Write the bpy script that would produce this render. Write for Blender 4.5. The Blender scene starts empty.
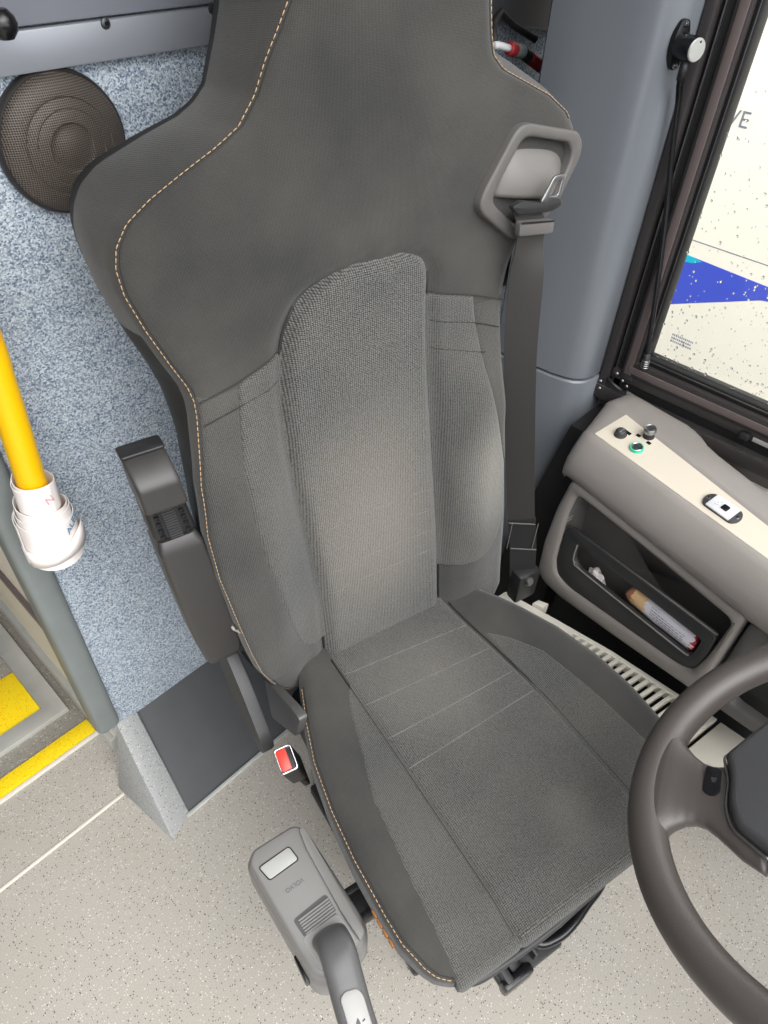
import bpy, bmesh, math, random
import numpy as np
from mathutils import Vector, Matrix
random.seed(7)
S = bpy.context.scene
COL = S.collection
PI = math.pi

# ------------------------------------------------------------------ materials
def lin(c):
    r = []
    for v in c[:3]:
        v /= 255.0
        r.append(v / 12.92 if v <= .04045 else ((v + .055) / 1.055) ** 2.4)
    return (r[0], r[1], r[2], 1)

def newmat(name):
    m = bpy.data.materials.new(name); m.use_nodes = True
    nt = m.node_tree
    return m, nt, nt.nodes['Principled BSDF']

def N(nt, typ, **kw):
    n = nt.nodes.new(typ)
    for k, v in kw.items():
        if k.startswith('i_'):
            key = k[2:]
            n.inputs[int(key) if key.isdigit() else key].default_value = v
        else:
            setattr(n, k, v)
    return n

def L(nt, a, ao, b, bi):
    nt.links.new(a.outputs[ao], b.inputs[bi])

def mixc(nt, fac, a, b):
    """returns the node whose output 2 is the colour mix; a/b colours or (node,out)"""
    m = N(nt, 'ShaderNodeMix', data_type='RGBA')
    for idx, v in ((6, a), (7, b)):
        if isinstance(v, tuple) and hasattr(v[0], 'outputs'):
            L(nt, v[0], v[1], m, idx)
        else:
            m.inputs[idx].default_value = v
    if isinstance(fac, tuple):
        L(nt, fac[0], fac[1], m, 0)
    else:
        m.inputs[0].default_value = fac
    return m

def ramp(nt, src, a, b):
    r = N(nt, 'ShaderNodeMapRange'); r.inputs[1].default_value = a; r.inputs[2].default_value = b
    L(nt, src[0], src[1], r, 0)
    return r

def plain(name, col, rough=.5, metal=0, bump=0, bscale=600, spec=.5, var=.0):
    m, nt, b = newmat(name)
    b.inputs['Base Color'].default_value = lin(col)
    b.inputs['Roughness'].default_value = rough
    b.inputs['Metallic'].default_value = metal
    b.inputs['Specular IOR Level'].default_value = spec
    tc = N(nt, 'ShaderNodeTexCoord')
    if bump:
        n = N(nt, 'ShaderNodeTexNoise', i_Scale=bscale, i_Detail=2.0)
        L(nt, tc, 'Object', n, 'Vector')
        bp = N(nt, 'ShaderNodeBump', i_Strength=bump, i_Distance=.001)
        L(nt, n, 0, bp, 'Height'); L(nt, bp, 0, b, 'Normal')
    if var:
        n2 = N(nt, 'ShaderNodeTexNoise', i_Scale=9.0, i_Detail=4.0)
        L(nt, tc, 'Object', n2, 'Vector')
        r = ramp(nt, (n2, 0), .35, .65)
        c2 = tuple(max(0, min(255, v * (1 + var))) for v in col)
        c1 = tuple(v * (1 - var) for v in col)
        mx = mixc(nt, (r, 0), lin(c1), lin(c2))
        L(nt, mx, 2, b, 'Base Color')
    return m

def speckle(name, base, dark, light, scale=170, warm=None):
    m, nt, b = newmat(name)
    tc = N(nt, 'ShaderNodeTexCoord')
    v = N(nt, 'ShaderNodeTexVoronoi', i_Scale=scale); L(nt, tc, 'Object', v, 'Vector')
    sz = N(nt, 'ShaderNodeSeparateColor'); L(nt, v, 'Color', sz, 0)
    # a flake only in some cells, close to the cell point
    d = N(nt, 'ShaderNodeMath', operation='LESS_THAN', i_1=.30); L(nt, v, 'Distance', d, 0)
    pick = N(nt, 'ShaderNodeMath', operation='GREATER_THAN', i_1=.80); L(nt, sz, 0, pick, 0)
    f1 = N(nt, 'ShaderNodeMath', operation='MULTIPLY'); L(nt, d, 0, f1, 0); L(nt, pick, 0, f1, 1)
    pick2 = N(nt, 'ShaderNodeMath', operation='LESS_THAN', i_1=.20); L(nt, sz, 0, pick2, 0)
    f2 = N(nt, 'ShaderNodeMath', operation='MULTIPLY'); L(nt, d, 0, f2, 0); L(nt, pick2, 0, f2, 1)
    n = N(nt, 'ShaderNodeTexNoise', i_Scale=420.0, i_Detail=3.0); L(nt, tc, 'Object', n, 'Vector')
    n2 = N(nt, 'ShaderNodeTexNoise', i_Scale=4.0, i_Detail=4.0); L(nt, tc, 'Object', n2, 'Vector')
    r1 = ramp(nt, (n, 0), .3, .7)
    r2 = ramp(nt, (n2, 0), .3, .7)
    c0 = mixc(nt, (r1, 0), lin([x * .93 for x in base]), lin([min(255, x * 1.06) for x in base]))
    w = warm or [x * .95 for x in base]
    c1 = mixc(nt, (r2, 0), (c0, 2), lin(w)); 
    h = N(nt, 'ShaderNodeMath', operation='MULTIPLY', i_1=.45); L(nt, r2, 0, h, 0); L(nt, h, 0, c1, 0)
    c2 = mixc(nt, (f1, 0), (c1, 2), lin(dark))
    c3 = mixc(nt, (f2, 0), (c2, 2), lin(light))
    L(nt, c3, 2, b, 'Base Color')
    b.inputs['Roughness'].default_value = .5
    bp = N(nt, 'ShaderNodeBump', i_Strength=.15, i_Distance=.001); L(nt, n, 0, bp, 'Height'); L(nt, bp, 0, b, 'Normal')
    return m

def carpet_mat():
    m, nt, b = newmat('carpet_blue')
    tc = N(nt, 'ShaderNodeTexCoord')
    n = N(nt, 'ShaderNodeTexNoise', i_Scale=900.0, i_Detail=2.0); L(nt, tc, 'Object', n, 'Vector')
    n2 = N(nt, 'ShaderNodeTexNoise', i_Scale=90.0, i_Detail=3.0); L(nt, tc, 'Object', n2, 'Vector')
    vo = N(nt, 'ShaderNodeTexVoronoi', i_Scale=540.0); L(nt, tc, 'Object', vo, 'Vector')
    se = N(nt, 'ShaderNodeSeparateColor'); L(nt, vo, 'Color', se, 0)
    r = ramp(nt, (se, 0), .05, .95)
    c = mixc(nt, (r, 0), lin((92, 107, 127)), lin((204, 213, 221)))
    c2 = mixc(nt, .15, (c, 2), lin((190, 196, 196)))
    r2 = ramp(nt, (n2, 0), .45, .8); q = N(nt, 'ShaderNodeMath', operation='MULTIPLY', i_1=.35); L(nt, r2, 0, q, 0); L(nt, q, 0, c2, 0)
    L(nt, c2, 2, b, 'Base Color'); b.inputs['Roughness'].default_value = .95
    b.inputs['Specular IOR Level'].default_value = .1
    bp = N(nt, 'ShaderNodeBump', i_Strength=.7, i_Distance=.003); L(nt, se, 0, bp, 'Height'); L(nt, bp, 0, b, 'Normal')
    return m

def knit(name, dark, light, pitch, strength=.6, worn=None, sheen=.15, contrast=(.15, .85)):
    """woven seat cloth; UV holds metres on the cloth"""
    m, nt, b = newmat(name)
    uv = N(nt, 'ShaderNodeUVMap'); uv.uv_map = 'UVMap'
    k = 1 / pitch
    mp = N(nt, 'ShaderNodeMapping'); mp.inputs['Scale'].default_value = (k, k * 1.25, 1); L(nt, uv, 0, mp, 0)
    v = N(nt, 'ShaderNodeTexVoronoi', i_Scale=1.0, i_Randomness=.22); L(nt, mp, 0, v, 'Vector')
    n = N(nt, 'ShaderNodeTexNoise', i_Scale=1400.0, i_Detail=2.0); L(nt, uv, 0, n, 'Vector')
    inv = ramp(nt, (v, 'Distance'), .62, .08)
    ad = N(nt, 'ShaderNodeMath', operation='MULTIPLY_ADD', i_1=.75, i_2=0.0); L(nt, inv, 0, ad, 0)
    n_s = N(nt, 'ShaderNodeMath', operation='MULTIPLY', i_1=.22); L(nt, n, 0, n_s, 0); L(nt, n_s, 0, ad, 2)
    r = ramp(nt, (ad, 0), *contrast)
    c = mixc(nt, (r, 0), lin(dark), lin(light))
    out = c
    n3 = N(nt, 'ShaderNodeTexNoise', i_Scale=7.0, i_Detail=4.0); L(nt, uv, 0, n3, 'Vector')
    r3 = ramp(nt, (n3, 0), .35, .7)
    q = N(nt, 'ShaderNodeMath', operation='MULTIPLY', i_1=.10); L(nt, r3, 0, q, 0)
    out = mixc(nt, (q, 0), (out, 2), lin((150, 140, 128)))
    for (cu, cv, ru, rv, col, amt) in (worn or []):
        # dusty wear patch with its own shape on the cloth
        sx = N(nt, 'ShaderNodeMapping'); sx.inputs['Location'].default_value = (-cu / ru, -cv / rv, 0)
        sx.inputs['Scale'].default_value = (1 / ru, 1 / rv, 1); L(nt, uv, 0, sx, 0)
        ln = N(nt, 'ShaderNodeVectorMath', operation='LENGTH'); L(nt, sx, 0, ln, 0)
        rr = N(nt, 'ShaderNodeMapRange', interpolation_type='SMOOTHSTEP'); rr.inputs[1].default_value = 1.0; rr.inputs[2].default_value = .1
        L(nt, ln, 'Value', rr, 0)
        wn = N(nt, 'ShaderNodeMath', operation='MULTIPLY', i_1=amt); L(nt, rr, 0, wn, 0)
        w2 = N(nt, 'ShaderNodeMath', operation='MULTIPLY'); L(nt, wn, 0, w2, 0)
        w3 = N(nt, 'ShaderNodeMath', operation='MULTIPLY_ADD', i_1=.6, i_2=.45); L(nt, r, 0, w3, 0); L(nt, w3, 0, w2, 1)
        out = mixc(nt, (w2, 0), (out, 2), lin(col))
    L(nt, out, 2, b, 'Base Color')
    b.inputs['Roughness'].default_value = .88
    b.inputs['Specular IOR Level'].default_value = .25
    b.inputs['Sheen Weight'].default_value = sheen
    b.inputs['Sheen Roughness'].default_value = .5
    bp = N(nt, 'ShaderNodeBump', i_Strength=strength, i_Distance=.0012); L(nt, ad, 0, bp, 'Height'); L(nt, bp, 0, b, 'Normal')
    return m

M = {}
M['cover'] = knit('seat_cover_cloth', (38, 38, 37), (62, 62, 60), .0016, .35, sheen=.22)
M['coarse'] = knit('seat_coarse_knit', (30, 31, 31), (116, 116, 113), .0030, 1.0,
                   worn=[(-.03, .24, .17, .30, (140, 133, 124), .72)])
M['insert'] = knit('seat_insert_knit', (38, 39, 38), (104, 104, 101), .0028, .7)
M['coarse_c'] = knit('cushion_coarse_knit', (34, 34, 34), (112, 111, 108), .0030, 1.0,
                     worn=[(.035, .425, .055, .06, (128, 124, 116), .30), (-.02, .13, .14, .16, (128, 124, 116), .45)])
M['side'] = knit('seat_side_knit', (42, 42, 41), (80, 80, 78), .0022, .5, contrast=(.2, .8))
M['side_r'] = knit('seat_side_knit_worn', (48, 49, 48), (102, 101, 98), .0026, .6,
                   worn=[(.165, .27, .06, .17, (150, 146, 138), .65)])
M['thread'] = plain('tan_thread', (190, 160, 122), .7)
M['thread_o'] = plain('orange_thread', (176, 112, 48), .7)
M['quilt_d'] = plain('quilt_thread_dark', (112, 110, 106), .85)
M['quilt'] = plain('quilt_thread', (112, 107, 101), .85)
M['seam'] = plain('seam_shadow_cloth', (46, 45, 44), .9)
M['blackp'] = plain('black_plastic', (34, 34, 35), .45, bump=.15, bscale=900)
M['blackg'] = plain('gloss_black', (22, 22, 24), .25)
M['darkgrey'] = plain('dark_grey_plastic', (50, 50, 51), .5, bump=.2, bscale=900)
M['arm'] = plain('armrest_plastic', (56, 54, 53), .36, bump=.25, bscale=1200)
M['greyp'] = plain('grey_plastic', (132, 129, 125), .5, bump=.25, bscale=900)
M['bezel'] = plain('bezel_grey', (86, 83, 81), .5, bump=.15, bscale=1500)
M['bezel_l'] = plain('guide_grey', (104, 101, 98), .45)
M['belt'] = plain('belt_web', (44, 41, 39), .6, bump=.5, bscale=1500)
M['chrome'] = plain('chrome', (215, 215, 215), .18, 1)
M['steel'] = plain('steel', (165, 165, 165), .38, 1)
M['shell_shade'] = plain('seat_shell_shade_black', (28, 28, 28), .6)  # black back shell; also paints shade on the lower flanks and seam grooves
M['sockw'] = plain('socket_white', (196, 196, 198), .4)
M['gun'] = plain('gunmetal', (88, 88, 92), .4, .8)
M['alu'] = plain('aluminium', (205, 205, 200), .45, .55, var=.04)
M['red'] = plain('red_button', (222, 62, 52), .35)
M['floor'] = speckle('floor_vinyl', (172, 167, 159), (76, 74, 72), (212, 208, 202), 270, (168, 159, 146))
M['floor_aisle'] = speckle('floor_aisle', (138, 134, 127), (70, 68, 64), (205, 202, 192), 260, (128, 118, 100))
M['vinyl_v'] = speckle('vinyl_upstand', (158, 159, 158), (84, 85, 86), (196, 196, 194), 270)
M['yellow_grit'] = speckle('yellow_grit', (255, 216, 14), (188, 140, 10), (255, 230, 80), 330, (250, 202, 8))
M['carpet'] = carpet_mat()
M['pole'] = plain('yellow_paint', (238, 184, 8), .34)
M['shell'] = plain('interior_shell', (78, 80, 84), .6)
M['darkpanel'] = plain('dark_panel', (66, 68, 71), .55, bump=.2, bscale=700, var=.05)
M['trimgrey'] = plain('trim_grey', (122, 128, 127), .5, var=.03)
M['mtlstrip'] = plain('metal_strip', (150, 153, 160), .4, .35)
M['upperpanel'] = plain('upper_panel', (120, 122, 130), .55)
M['pillar'] = plain('pillar_grey', (106, 110, 115), .26, bump=.08, bscale=500)
M['cream'] = plain('cream_panel', (222, 216, 204), .5)
M['creambox'] = plain('cream_box', (198, 193, 180), .45)
M['white'] = plain('white_cream', (200, 191, 175), .4)
M['whitevent'] = plain('vent_white', (206, 201, 188), .45)
M['console'] = plain('console_grey', (138, 132, 127), .5, bump=.3, bscale=900, var=.02)
M['consoled'] = plain('console_dark', (92, 89, 87), .5, bump=.3, bscale=900)
M['pocket'] = plain('pocket_dark', (50, 50, 51), .5, bump=.2, bscale=900)
M['frame'] = plain('window_frame_black', (54, 50, 50), .42)
M['frame_l'] = plain('window_frame_brown', (98, 88, 86), .4)
M['rubber'] = plain('rubber_black', (26, 25, 26), .6)
M['paper'] = plain('paper_white', (238, 230, 226), .6, var=.02)
M['wheel'] = plain('wheel_leatherette', (74, 69, 66), .36, bump=.35, bscale=900)
M['wheelpad'] = plain('wheel_pad', (62, 62, 64), .6, bump=.5, bscale=700)
M['gear'] = plain('gear_grey', (126, 124, 122), .38, bump=.08, bscale=900)
M['gear_d'] = plain('gear_dark_grey', (88, 87, 87), .33)
M['gear_l'] = plain('gear_light', (152, 151, 148), .4)
M['lcd'] = plain('label_silver', (160, 160, 157), .35)
M['vanwhite'] = plain('vehicle_white', (250, 242, 226), .35)
M['vanblue'] = plain('vehicle_blue', (66, 84, 196), .35)
M['vanteal'] = plain('vehicle_teal', (20, 180, 205), .35)
M['ink'] = plain('ink_grey', (120, 128, 140), .5)
M['green'] = plain('green_ring', (60, 190, 150), .3)
M['asphalt'] = plain('asphalt', (135, 135, 136), .7, bump=.5, bscale=60)
M['tubewrap'] = None

def mesh_speaker_mat():
    m, nt, b = newmat('speaker_mesh')
    tc = N(nt, 'ShaderNodeTexCoord')
    mp = N(nt, 'ShaderNodeMapping'); mp.inputs['Scale'].default_value = (1, 0, 1); L(nt, tc, 'Object', mp, 0)
    v = N(nt, 'ShaderNodeTexVoronoi', i_Scale=430.0, i_Randomness=.05, voronoi_dimensions='3D'); L(nt, mp, 0, v, 'Vector')
    r = ramp(nt, (v, 'Distance'), .22, .42)
    c = mixc(nt, (r, 0), lin((22, 20, 19)), lin((100, 91, 84)))
    L(nt, c, 2, b, 'Base Color'); b.inputs['Roughness'].default_value = .5; b.inputs['Metallic'].default_value = .3
    bp = N(nt, 'ShaderNodeBump', i_Strength=.8, i_Distance=.001); L(nt, r, 0, bp, 'Height'); L(nt, bp, 0, b, 'Normal')
    return m
M['spk'] = mesh_speaker_mat()
M['spk_c'] = plain('speaker_dome', (50, 44, 42), .7, bump=.8, bscale=700)
M['spk_d'] = plain('speaker_dark', (40, 37, 36), .5)

def wrapper_mat():
    m, nt, b = newmat('printed_wrapper')
    uv = N(nt, 'ShaderNodeTexCoord')
    sp = N(nt, 'ShaderNodeSeparateXYZ'); L(nt, uv, 'Generated', sp, 0)
    n = N(nt, 'ShaderNodeTexNoise', i_Scale=9.0, i_Detail=4.0); L(nt, uv, 'Generated', n, 'Vector')
    s = N(nt, 'ShaderNodeMath', operation='MULTIPLY_ADD', i_1=.25, i_2=-.12); L(nt, n, 0, s, 0)
    iv = N(nt, 'ShaderNodeMath', operation='SUBTRACT', i_0=1.0); L(nt, sp, 1, iv, 1)
    a = N(nt, 'ShaderNodeMath', operation='ADD'); L(nt, iv, 0, a, 0); L(nt, s, 0, a, 1)
    w = N(nt, 'ShaderNodeTexWave', i_Scale=9.0, i_Distortion=3.0); L(nt, uv, 'Generated', w, 'Vector')
    rw = ramp(nt, (w, 0), .75, .95)
    c0 = mixc(nt, .08, lin((228, 225, 230)), lin((150, 148, 175)))
    m1 = N(nt, 'ShaderNodeMath', operation='LESS_THAN', i_1=.30); L(nt, a, 0, m1, 0)
    c1 = mixc(nt, (m1, 0), (c0, 2), lin((222, 186, 138)))
    m2 = N(nt, 'ShaderNodeMath', operation='LESS_THAN', i_1=.10); L(nt, a, 0, m2, 0)
    c2 = mixc(nt, (m2, 0), (c1, 2), lin((150, 100, 80)))
    m3 = N(nt, 'ShaderNodeMath', operation='GREATER_THAN', i_1=.93); L(nt, a, 0, m3, 0)
    c3 = mixc(nt, (m3, 0), (c2, 2), lin((165, 24, 30)))
    L(nt, c3, 2, b, 'Base Color'); b.inputs['Roughness'].default_value = .3
    return m
M['tubewrap'] = wrapper_mat()

def glass_mat():
    m, nt, b = newmat('window_glass')
    out = nt.nodes['Material Output']
    t = N(nt, 'ShaderNodeBsdfTransparent'); g = N(nt, 'ShaderNodeBsdfGlossy', i_Roughness=.02)
    fr = N(nt, 'ShaderNodeFresnel', i_IOR=1.45)
    t.inputs[0].default_value = (.96, .97, .96, 1)
    mx = N(nt, 'ShaderNodeMixShader'); L(nt, fr, 0, mx, 0); L(nt, t, 0, mx, 1); L(nt, g, 0, mx, 2)
    L(nt, mx, 0, out, 'Surface')
    return m
M['glass'] = glass_mat()
def drop_mat():
    m, nt, b = newmat('rain_water')
    b.inputs['Base Color'].default_value = (1, 1, 1, 1); b.inputs['Roughness'].default_value = .02
    b.inputs['Transmission Weight'].default_value = 1.0; b.inputs['IOR'].default_value = 1.33
    return m
M['water'] = drop_mat()

# ------------------------------------------------------------------ helpers
def obj(name, verts, faces, mat, parent=None, smooth=True, uvs=None, mats=None, fmat=None):
    me = bpy.data.meshes.new(name)
    me.from_pydata([tuple(map(float, v)) for v in verts], [], faces)
    me.validate()
    bm = bmesh.new(); bm.from_mesh(me); bmesh.ops.recalc_face_normals(bm, faces=bm.faces); bm.to_mesh(me); bm.free()
    me.materials.append(mat)
    for m_ in (mats or []): me.materials.append(m_)
    if fmat:
        for p, i in zip(me.polygons, fmat): p.material_index = i
    if uvs is not None:
        ul = me.uv_layers.new(name='UVMap')
        for l in me.loops:
            ul.data[l.index].uv = uvs[l.vertex_index]
    for p in me.polygons: p.use_smooth = smooth
    o = bpy.data.objects.new(name, me); COL.objects.link(o)
    if parent is not None: o.parent = parent
    return o

def frombm(name, bm, mat, parent=None, smooth=False, angle=None):
    bmesh.ops.recalc_face_normals(bm, faces=bm.faces)
    me = bpy.data.meshes.new(name); bm.to_mesh(me); bm.free()
    for m_ in (mat if isinstance(mat, list) else [mat]): me.materials.append(m_)
    for p in me.polygons: p.use_smooth = smooth or angle is not None
    if angle is not None: me.set_sharp_from_angle(angle=math.radians(angle))
    o = bpy.data.objects.new(name, me); COL.objects.link(o)
    if parent is not None: o.parent = parent
    return o

def empty(name, loc=(0, 0, 0), rot=None, mat4=None):
    e = bpy.data.objects.new(name, None); COL.objects.link(e)
    e.empty_display_size = .05
    if mat4 is not None: e.matrix_world = mat4
    else:
        e.location = loc
        if rot: e.rotation_euler = rot
    return e

def tag(o, label, cat, group=None, kind=None):
    o['label'] = label; o['category'] = cat
    if group: o['group'] = group
    if kind: o['kind'] = kind
    return o

def struct(o, label=None, cat=None):
    o['kind'] = 'structure'
    if label: o['label'] = label
    if cat: o['category'] = cat
    return o

def addbox(bm, x0, x1, y0, y1, z0, z1, bev=0.0, mat=None, seg=2):
    """rounded box appended to bm, optional Matrix"""
    b2 = bmesh.new()
    bmesh.ops.create_cube(b2, size=1)
    bmesh.ops.scale(b2, vec=(x1 - x0, y1 - y0, z1 - z0), verts=b2.verts)
    bmesh.ops.translate(b2, vec=((x0 + x1) / 2, (y0 + y1) / 2, (z0 + z1) / 2), verts=b2.verts)
    if bev:
        bmesh.ops.bevel(b2, geom=b2.edges[:], offset=bev, segments=seg, profile=.5, affect='EDGES', clamp_overlap=True)
    if mat is not None: bmesh.ops.transform(b2, matrix=mat, verts=b2.verts)
    tmp = bpy.data.meshes.new('tmp'); b2.to_mesh(tmp); b2.free(); bm.from_mesh(tmp); bpy.data.meshes.remove(tmp)

def box(name, x0, x1, y0, y1, z0, z1, mat, parent=None, bev=.002, m4=None, seg=2):
    bm = bmesh.new(); addbox(bm, x0, x1, y0, y1, z0, z1, bev, m4, seg)
    return frombm(name, bm, mat, parent, angle=40)

def tubeverts(path, rad, seg=10, closed=False, caps=True, flat=None):
    """sweep; flat=(a,b) gives an elliptical/rect-ish section using a fixed 'side' vector"""
    P = [Vector(p) for p in path]; n = len(P)
    R_ = rad if hasattr(rad, '__len__') else [rad] * n
    tang = []
    for i in range(n):
        if closed: t = P[(i + 1) % n] - P[i - 1]
        else: t = P[min(i + 1, n - 1)] - P[max(i - 1, 0)]
        tang.append(t.normalized() if t.length > 1e-9 else Vector((0, 0, 1)))
    up = Vector((0, 0, 1)) if abs(tang[0].z) < .9 else Vector((1, 0, 0))
    a = tang[0].cross(up).normalized()
    V = []; F = []
    for i in range(n):
        a = (a - tang[i] * a.dot(tang[i])).normalized(); b = tang[i].cross(a)
        for k in range(seg):
            th = 2 * PI * k / seg
            V.append(P[i] + (a * math.cos(th) + b * math.sin(th)) * R_[i])
    for i in range(n if closed else n - 1):
        for k in range(seg):
            j = (i + 1) % n
            F.append((i * seg + k, i * seg + (k + 1) % seg, j * seg + (k + 1) % seg, j * seg + k))
    if caps and not closed:
        F.append(tuple(range(seg))); F.append(tuple((n - 1) * seg + k for k in range(seg)))
    return V, F

def tube(name, path, rad, mat, parent=None, seg=12, closed=False):
    V, F = tubeverts(path, rad, seg, closed)
    return obj(name, V, F, mat, parent)

def smoothpath(pts, n=40):
    """Catmull-Rom"""
    P = [np.array(p, float) for p in pts]
    P = [2 * P[0] - P[1]] + P + [2 * P[-1] - P[-2]]
    out = []; m = len(P) - 3
    for i in range(m):
        p0, p1, p2, p3 = P[i:i + 4]
        k = max(2, n // m)
        for j in range(k):
            t = j / k
            out.append(.5 * (2 * p1 + (p2 - p0) * t + (2 * p0 - 5 * p1 + 4 * p2 - p3) * t * t + (3 * p1 - p0 - 3 * p2 + p3) * t ** 3))
    out.append(P[-2])
    return out

def lathe(name, prof, mat, parent=None, seg=48, m4=None):
    """prof list of (r,z) rotated round local Z"""
    V = []; F = []
    for r, z in prof:
        for k in range(seg):
            th = 2 * PI * k / seg
            v = Vector((r * math.cos(th), r * math.sin(th), z))
            V.append(m4 @ v if m4 else v)
    for i in range(len(prof) - 1):
        for k in range(seg):
            F.append((i * seg + k, i * seg + (k + 1) % seg, (i + 1) * seg + (k + 1) % seg, (i + 1) * seg + k))
    F.append(tuple(range(seg))); F.append(tuple((len(prof) - 1) * seg + k for k in range(seg)))
    o = obj(name, V, F, mat, parent)
    o.data.set_sharp_from_angle(angle=math.radians(40))
    return o

def prism(name, poly, h0, h1, mat, parent=None, m4=None, bev=.0, seg=2, bm_in=None, angle=40):
    """poly [(x,y)] extruded z h0..h1 with bevelled top"""
    bm = bmesh.new()
    v0 = [bm.verts.new((x, y, h0)) for x, y in poly]
    f = bm.faces.new(v0)
    r = bmesh.ops.extrude_face_region(bm, geom=[f])
    nv = [g for g in r['geom'] if isinstance(g, bmesh.types.BMVert)]
    bmesh.ops.translate(bm, vec=(0, 0, h1 - h0), verts=nv)
    if bev:
        ed = [e for e in bm.edges if all(abs(v.co.z - h1) < 1e-7 for v in e.verts)]
        bmesh.ops.bevel(bm, geom=ed, offset=bev, segments=seg, profile=.5, affect='EDGES', clamp_overlap=True)
    if m4 is not None: bmesh.ops.transform(bm, matrix=m4, verts=bm.verts)
    if bm_in is not None:
        tmp = bpy.data.meshes.new('t'); bm.to_mesh(tmp); bm.free(); bm_in.from_mesh(tmp); bpy.data.meshes.remove(tmp); return
    return frombm(name, bm, mat, parent, angle=angle)

def rrect(x0, x1, y0, y1, r, n=6):
    P = []
    for cx, cy, a0 in ((x1 - r, y1 - r, 0), (x0 + r, y1 - r, 90), (x0 + r, y0 + r, 180), (x1 - r, y0 + r, 270)):
        for k in range(n + 1):
            a = math.radians(a0 + 90 * k / n)
            P.append((cx + r * math.cos(a), cy + r * math.sin(a)))
    return P

def roundpoly(P, r, n=5):
    """round the corners of a polygon"""
    out = []; m = len(P)
    for i in range(m):
        a, b, c = np.array(P[i - 1], float), np.array(P[i], float), np.array(P[(i + 1) % m], float)
        da, dc = a - b, c - b
        la, lc = np.linalg.norm(da), np.linalg.norm(dc)
        rr = min(r, la * .45, lc * .45)
        p0 = b + da / la * rr; p1 = b + dc / lc * rr
        for k in range(n + 1):
            t = k / n
            q = (1 - t) ** 2 * p0 + 2 * t * (1 - t) * b + t * t * p1
            out.append((float(q[0]), float(q[1])))
    return out

def resample(poly, n, start=0.0):
    """closed polygon -> n points evenly spread by angle about its centre"""
    P = np.array(poly, float); c = (P.max(0) + P.min(0)) / 2
    Q = []
    m = len(P)
    for k in range(n):
        th = start + 2 * PI * k / n; d = np.array([math.cos(th), math.sin(th)])
        best = 0
        for i in range(m):
            a = P[i] - c; b = P[(i + 1) % m] - c
            e = b - a; den = d[0] * e[1] - d[1] * e[0]
            if abs(den) < 1e-12: continue
            t = (a[0] * e[1] - a[1] * e[0]) / den; s = (a[0] * d[1] - a[1] * d[0]) / den
            if t > 0 and -1e-9 <= s <= 1 + 1e-9: best = max(best, t)
        Q.append(c + d * best)
    return np.array(Q)

def perim(poly, n):
    P = np.array(list(poly) + [poly[0]], float)
    s = np.r_[0, np.cumsum(np.linalg.norm(np.diff(P, axis=0), axis=1))]
    t = np.linspace(0, s[-1], n, endpoint=False)
    return np.stack([np.interp(t, s, P[:, i]) for i in range(2)], 1)

def align(outer, inner, n=160):
    o = perim(outer, n); i = perim(inner, n)
    # same winding and best rotation
    ar = lambda q: np.sum(q[:, 0] * np.roll(q[:, 1], -1) - np.roll(q[:, 0], -1) * q[:, 1])
    if ar(o) * ar(i) < 0: i = i[::-1]
    k = min(range(n), key=lambda k: np.sum((np.roll(i, k, 0) - o) ** 2))
    return o, np.roll(i, k, 0)

def ring(name, outer, inner, h0, h1, mat, parent=None, m4=None, lip=.004, n=160):
    """flat frame with a hole; inner edge rounded by lip"""
    o, i = align(outer, inner, n)
    io = i + (o - i) / np.linalg.norm(o - i, axis=1)[:, None] * lip
    ii = o + (i - o) / np.linalg.norm(o - i, axis=1)[:, None] * lip
    loops = [(o, h0), (o, h1 - lip * .7), (o + (i - o) / np.linalg.norm(o - i, axis=1)[:, None] * lip * .3, h1 - lip * .25), (ii, h1), (io, h1),
             (i + (o - i) / np.linalg.norm(o - i, axis=1)[:, None] * lip * .3, h1 - lip * .25), (i, h1 - lip * .7), (i, h0)]
    V = []; F = []
    for lp, h in loops:
        for p in lp:
            v = Vector((p[0], p[1], h)); V.append(m4 @ v if m4 else v)
    m = len(loops)
    for a in range(m):
        b = (a + 1) % m
        for k in range(n):
            F.append((a * n + k, a * n + (k + 1) % n, b * n + (k + 1) % n, b * n + k))
    q = obj(name, V, F, mat, parent)
    q.data.set_sharp_from_angle(angle=math.radians(50))
    return q

def text(name, body, size, m4, mat, parent=None, ext=.0003, align='CENTER'):
    cu = bpy.data.curves.new(name, 'FONT'); cu.body = body; cu.size = size; cu.extrude = ext
    cu.align_x = align; cu.align_y = 'CENTER'
    o = bpy.data.objects.new(name, cu); COL.objects.link(o)
    bpy.context.view_layer.update()
    me = bpy.data.meshes.new_from_object(o)
    bpy.data.objects.remove(o); bpy.data.curves.remove(cu)
    me.materials.clear(); me.materials.append(mat); me.transform(m4)
    o = bpy.data.objects.new(name, me); COL.objects.link(o)
    if parent is not None: o.parent = parent
    return o

def frame4(o, x, y, z):
    m = Matrix.Identity(4)
    for i, v in enumerate((x, y, z)):
        for r in range(3): m[r][i] = v[r]
    for r in range(3): m[r][3] = o[r]
    return m

def sm(a, b, x):
    t = np.clip((np.asarray(x, float) - a) / (b - a), 0, 1); return t * t * (3 - 2 * t)

def chain(lst):
    a = np.array(lst, float); return lambda v: np.interp(v, a[:, 0], a[:, 1])

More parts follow.
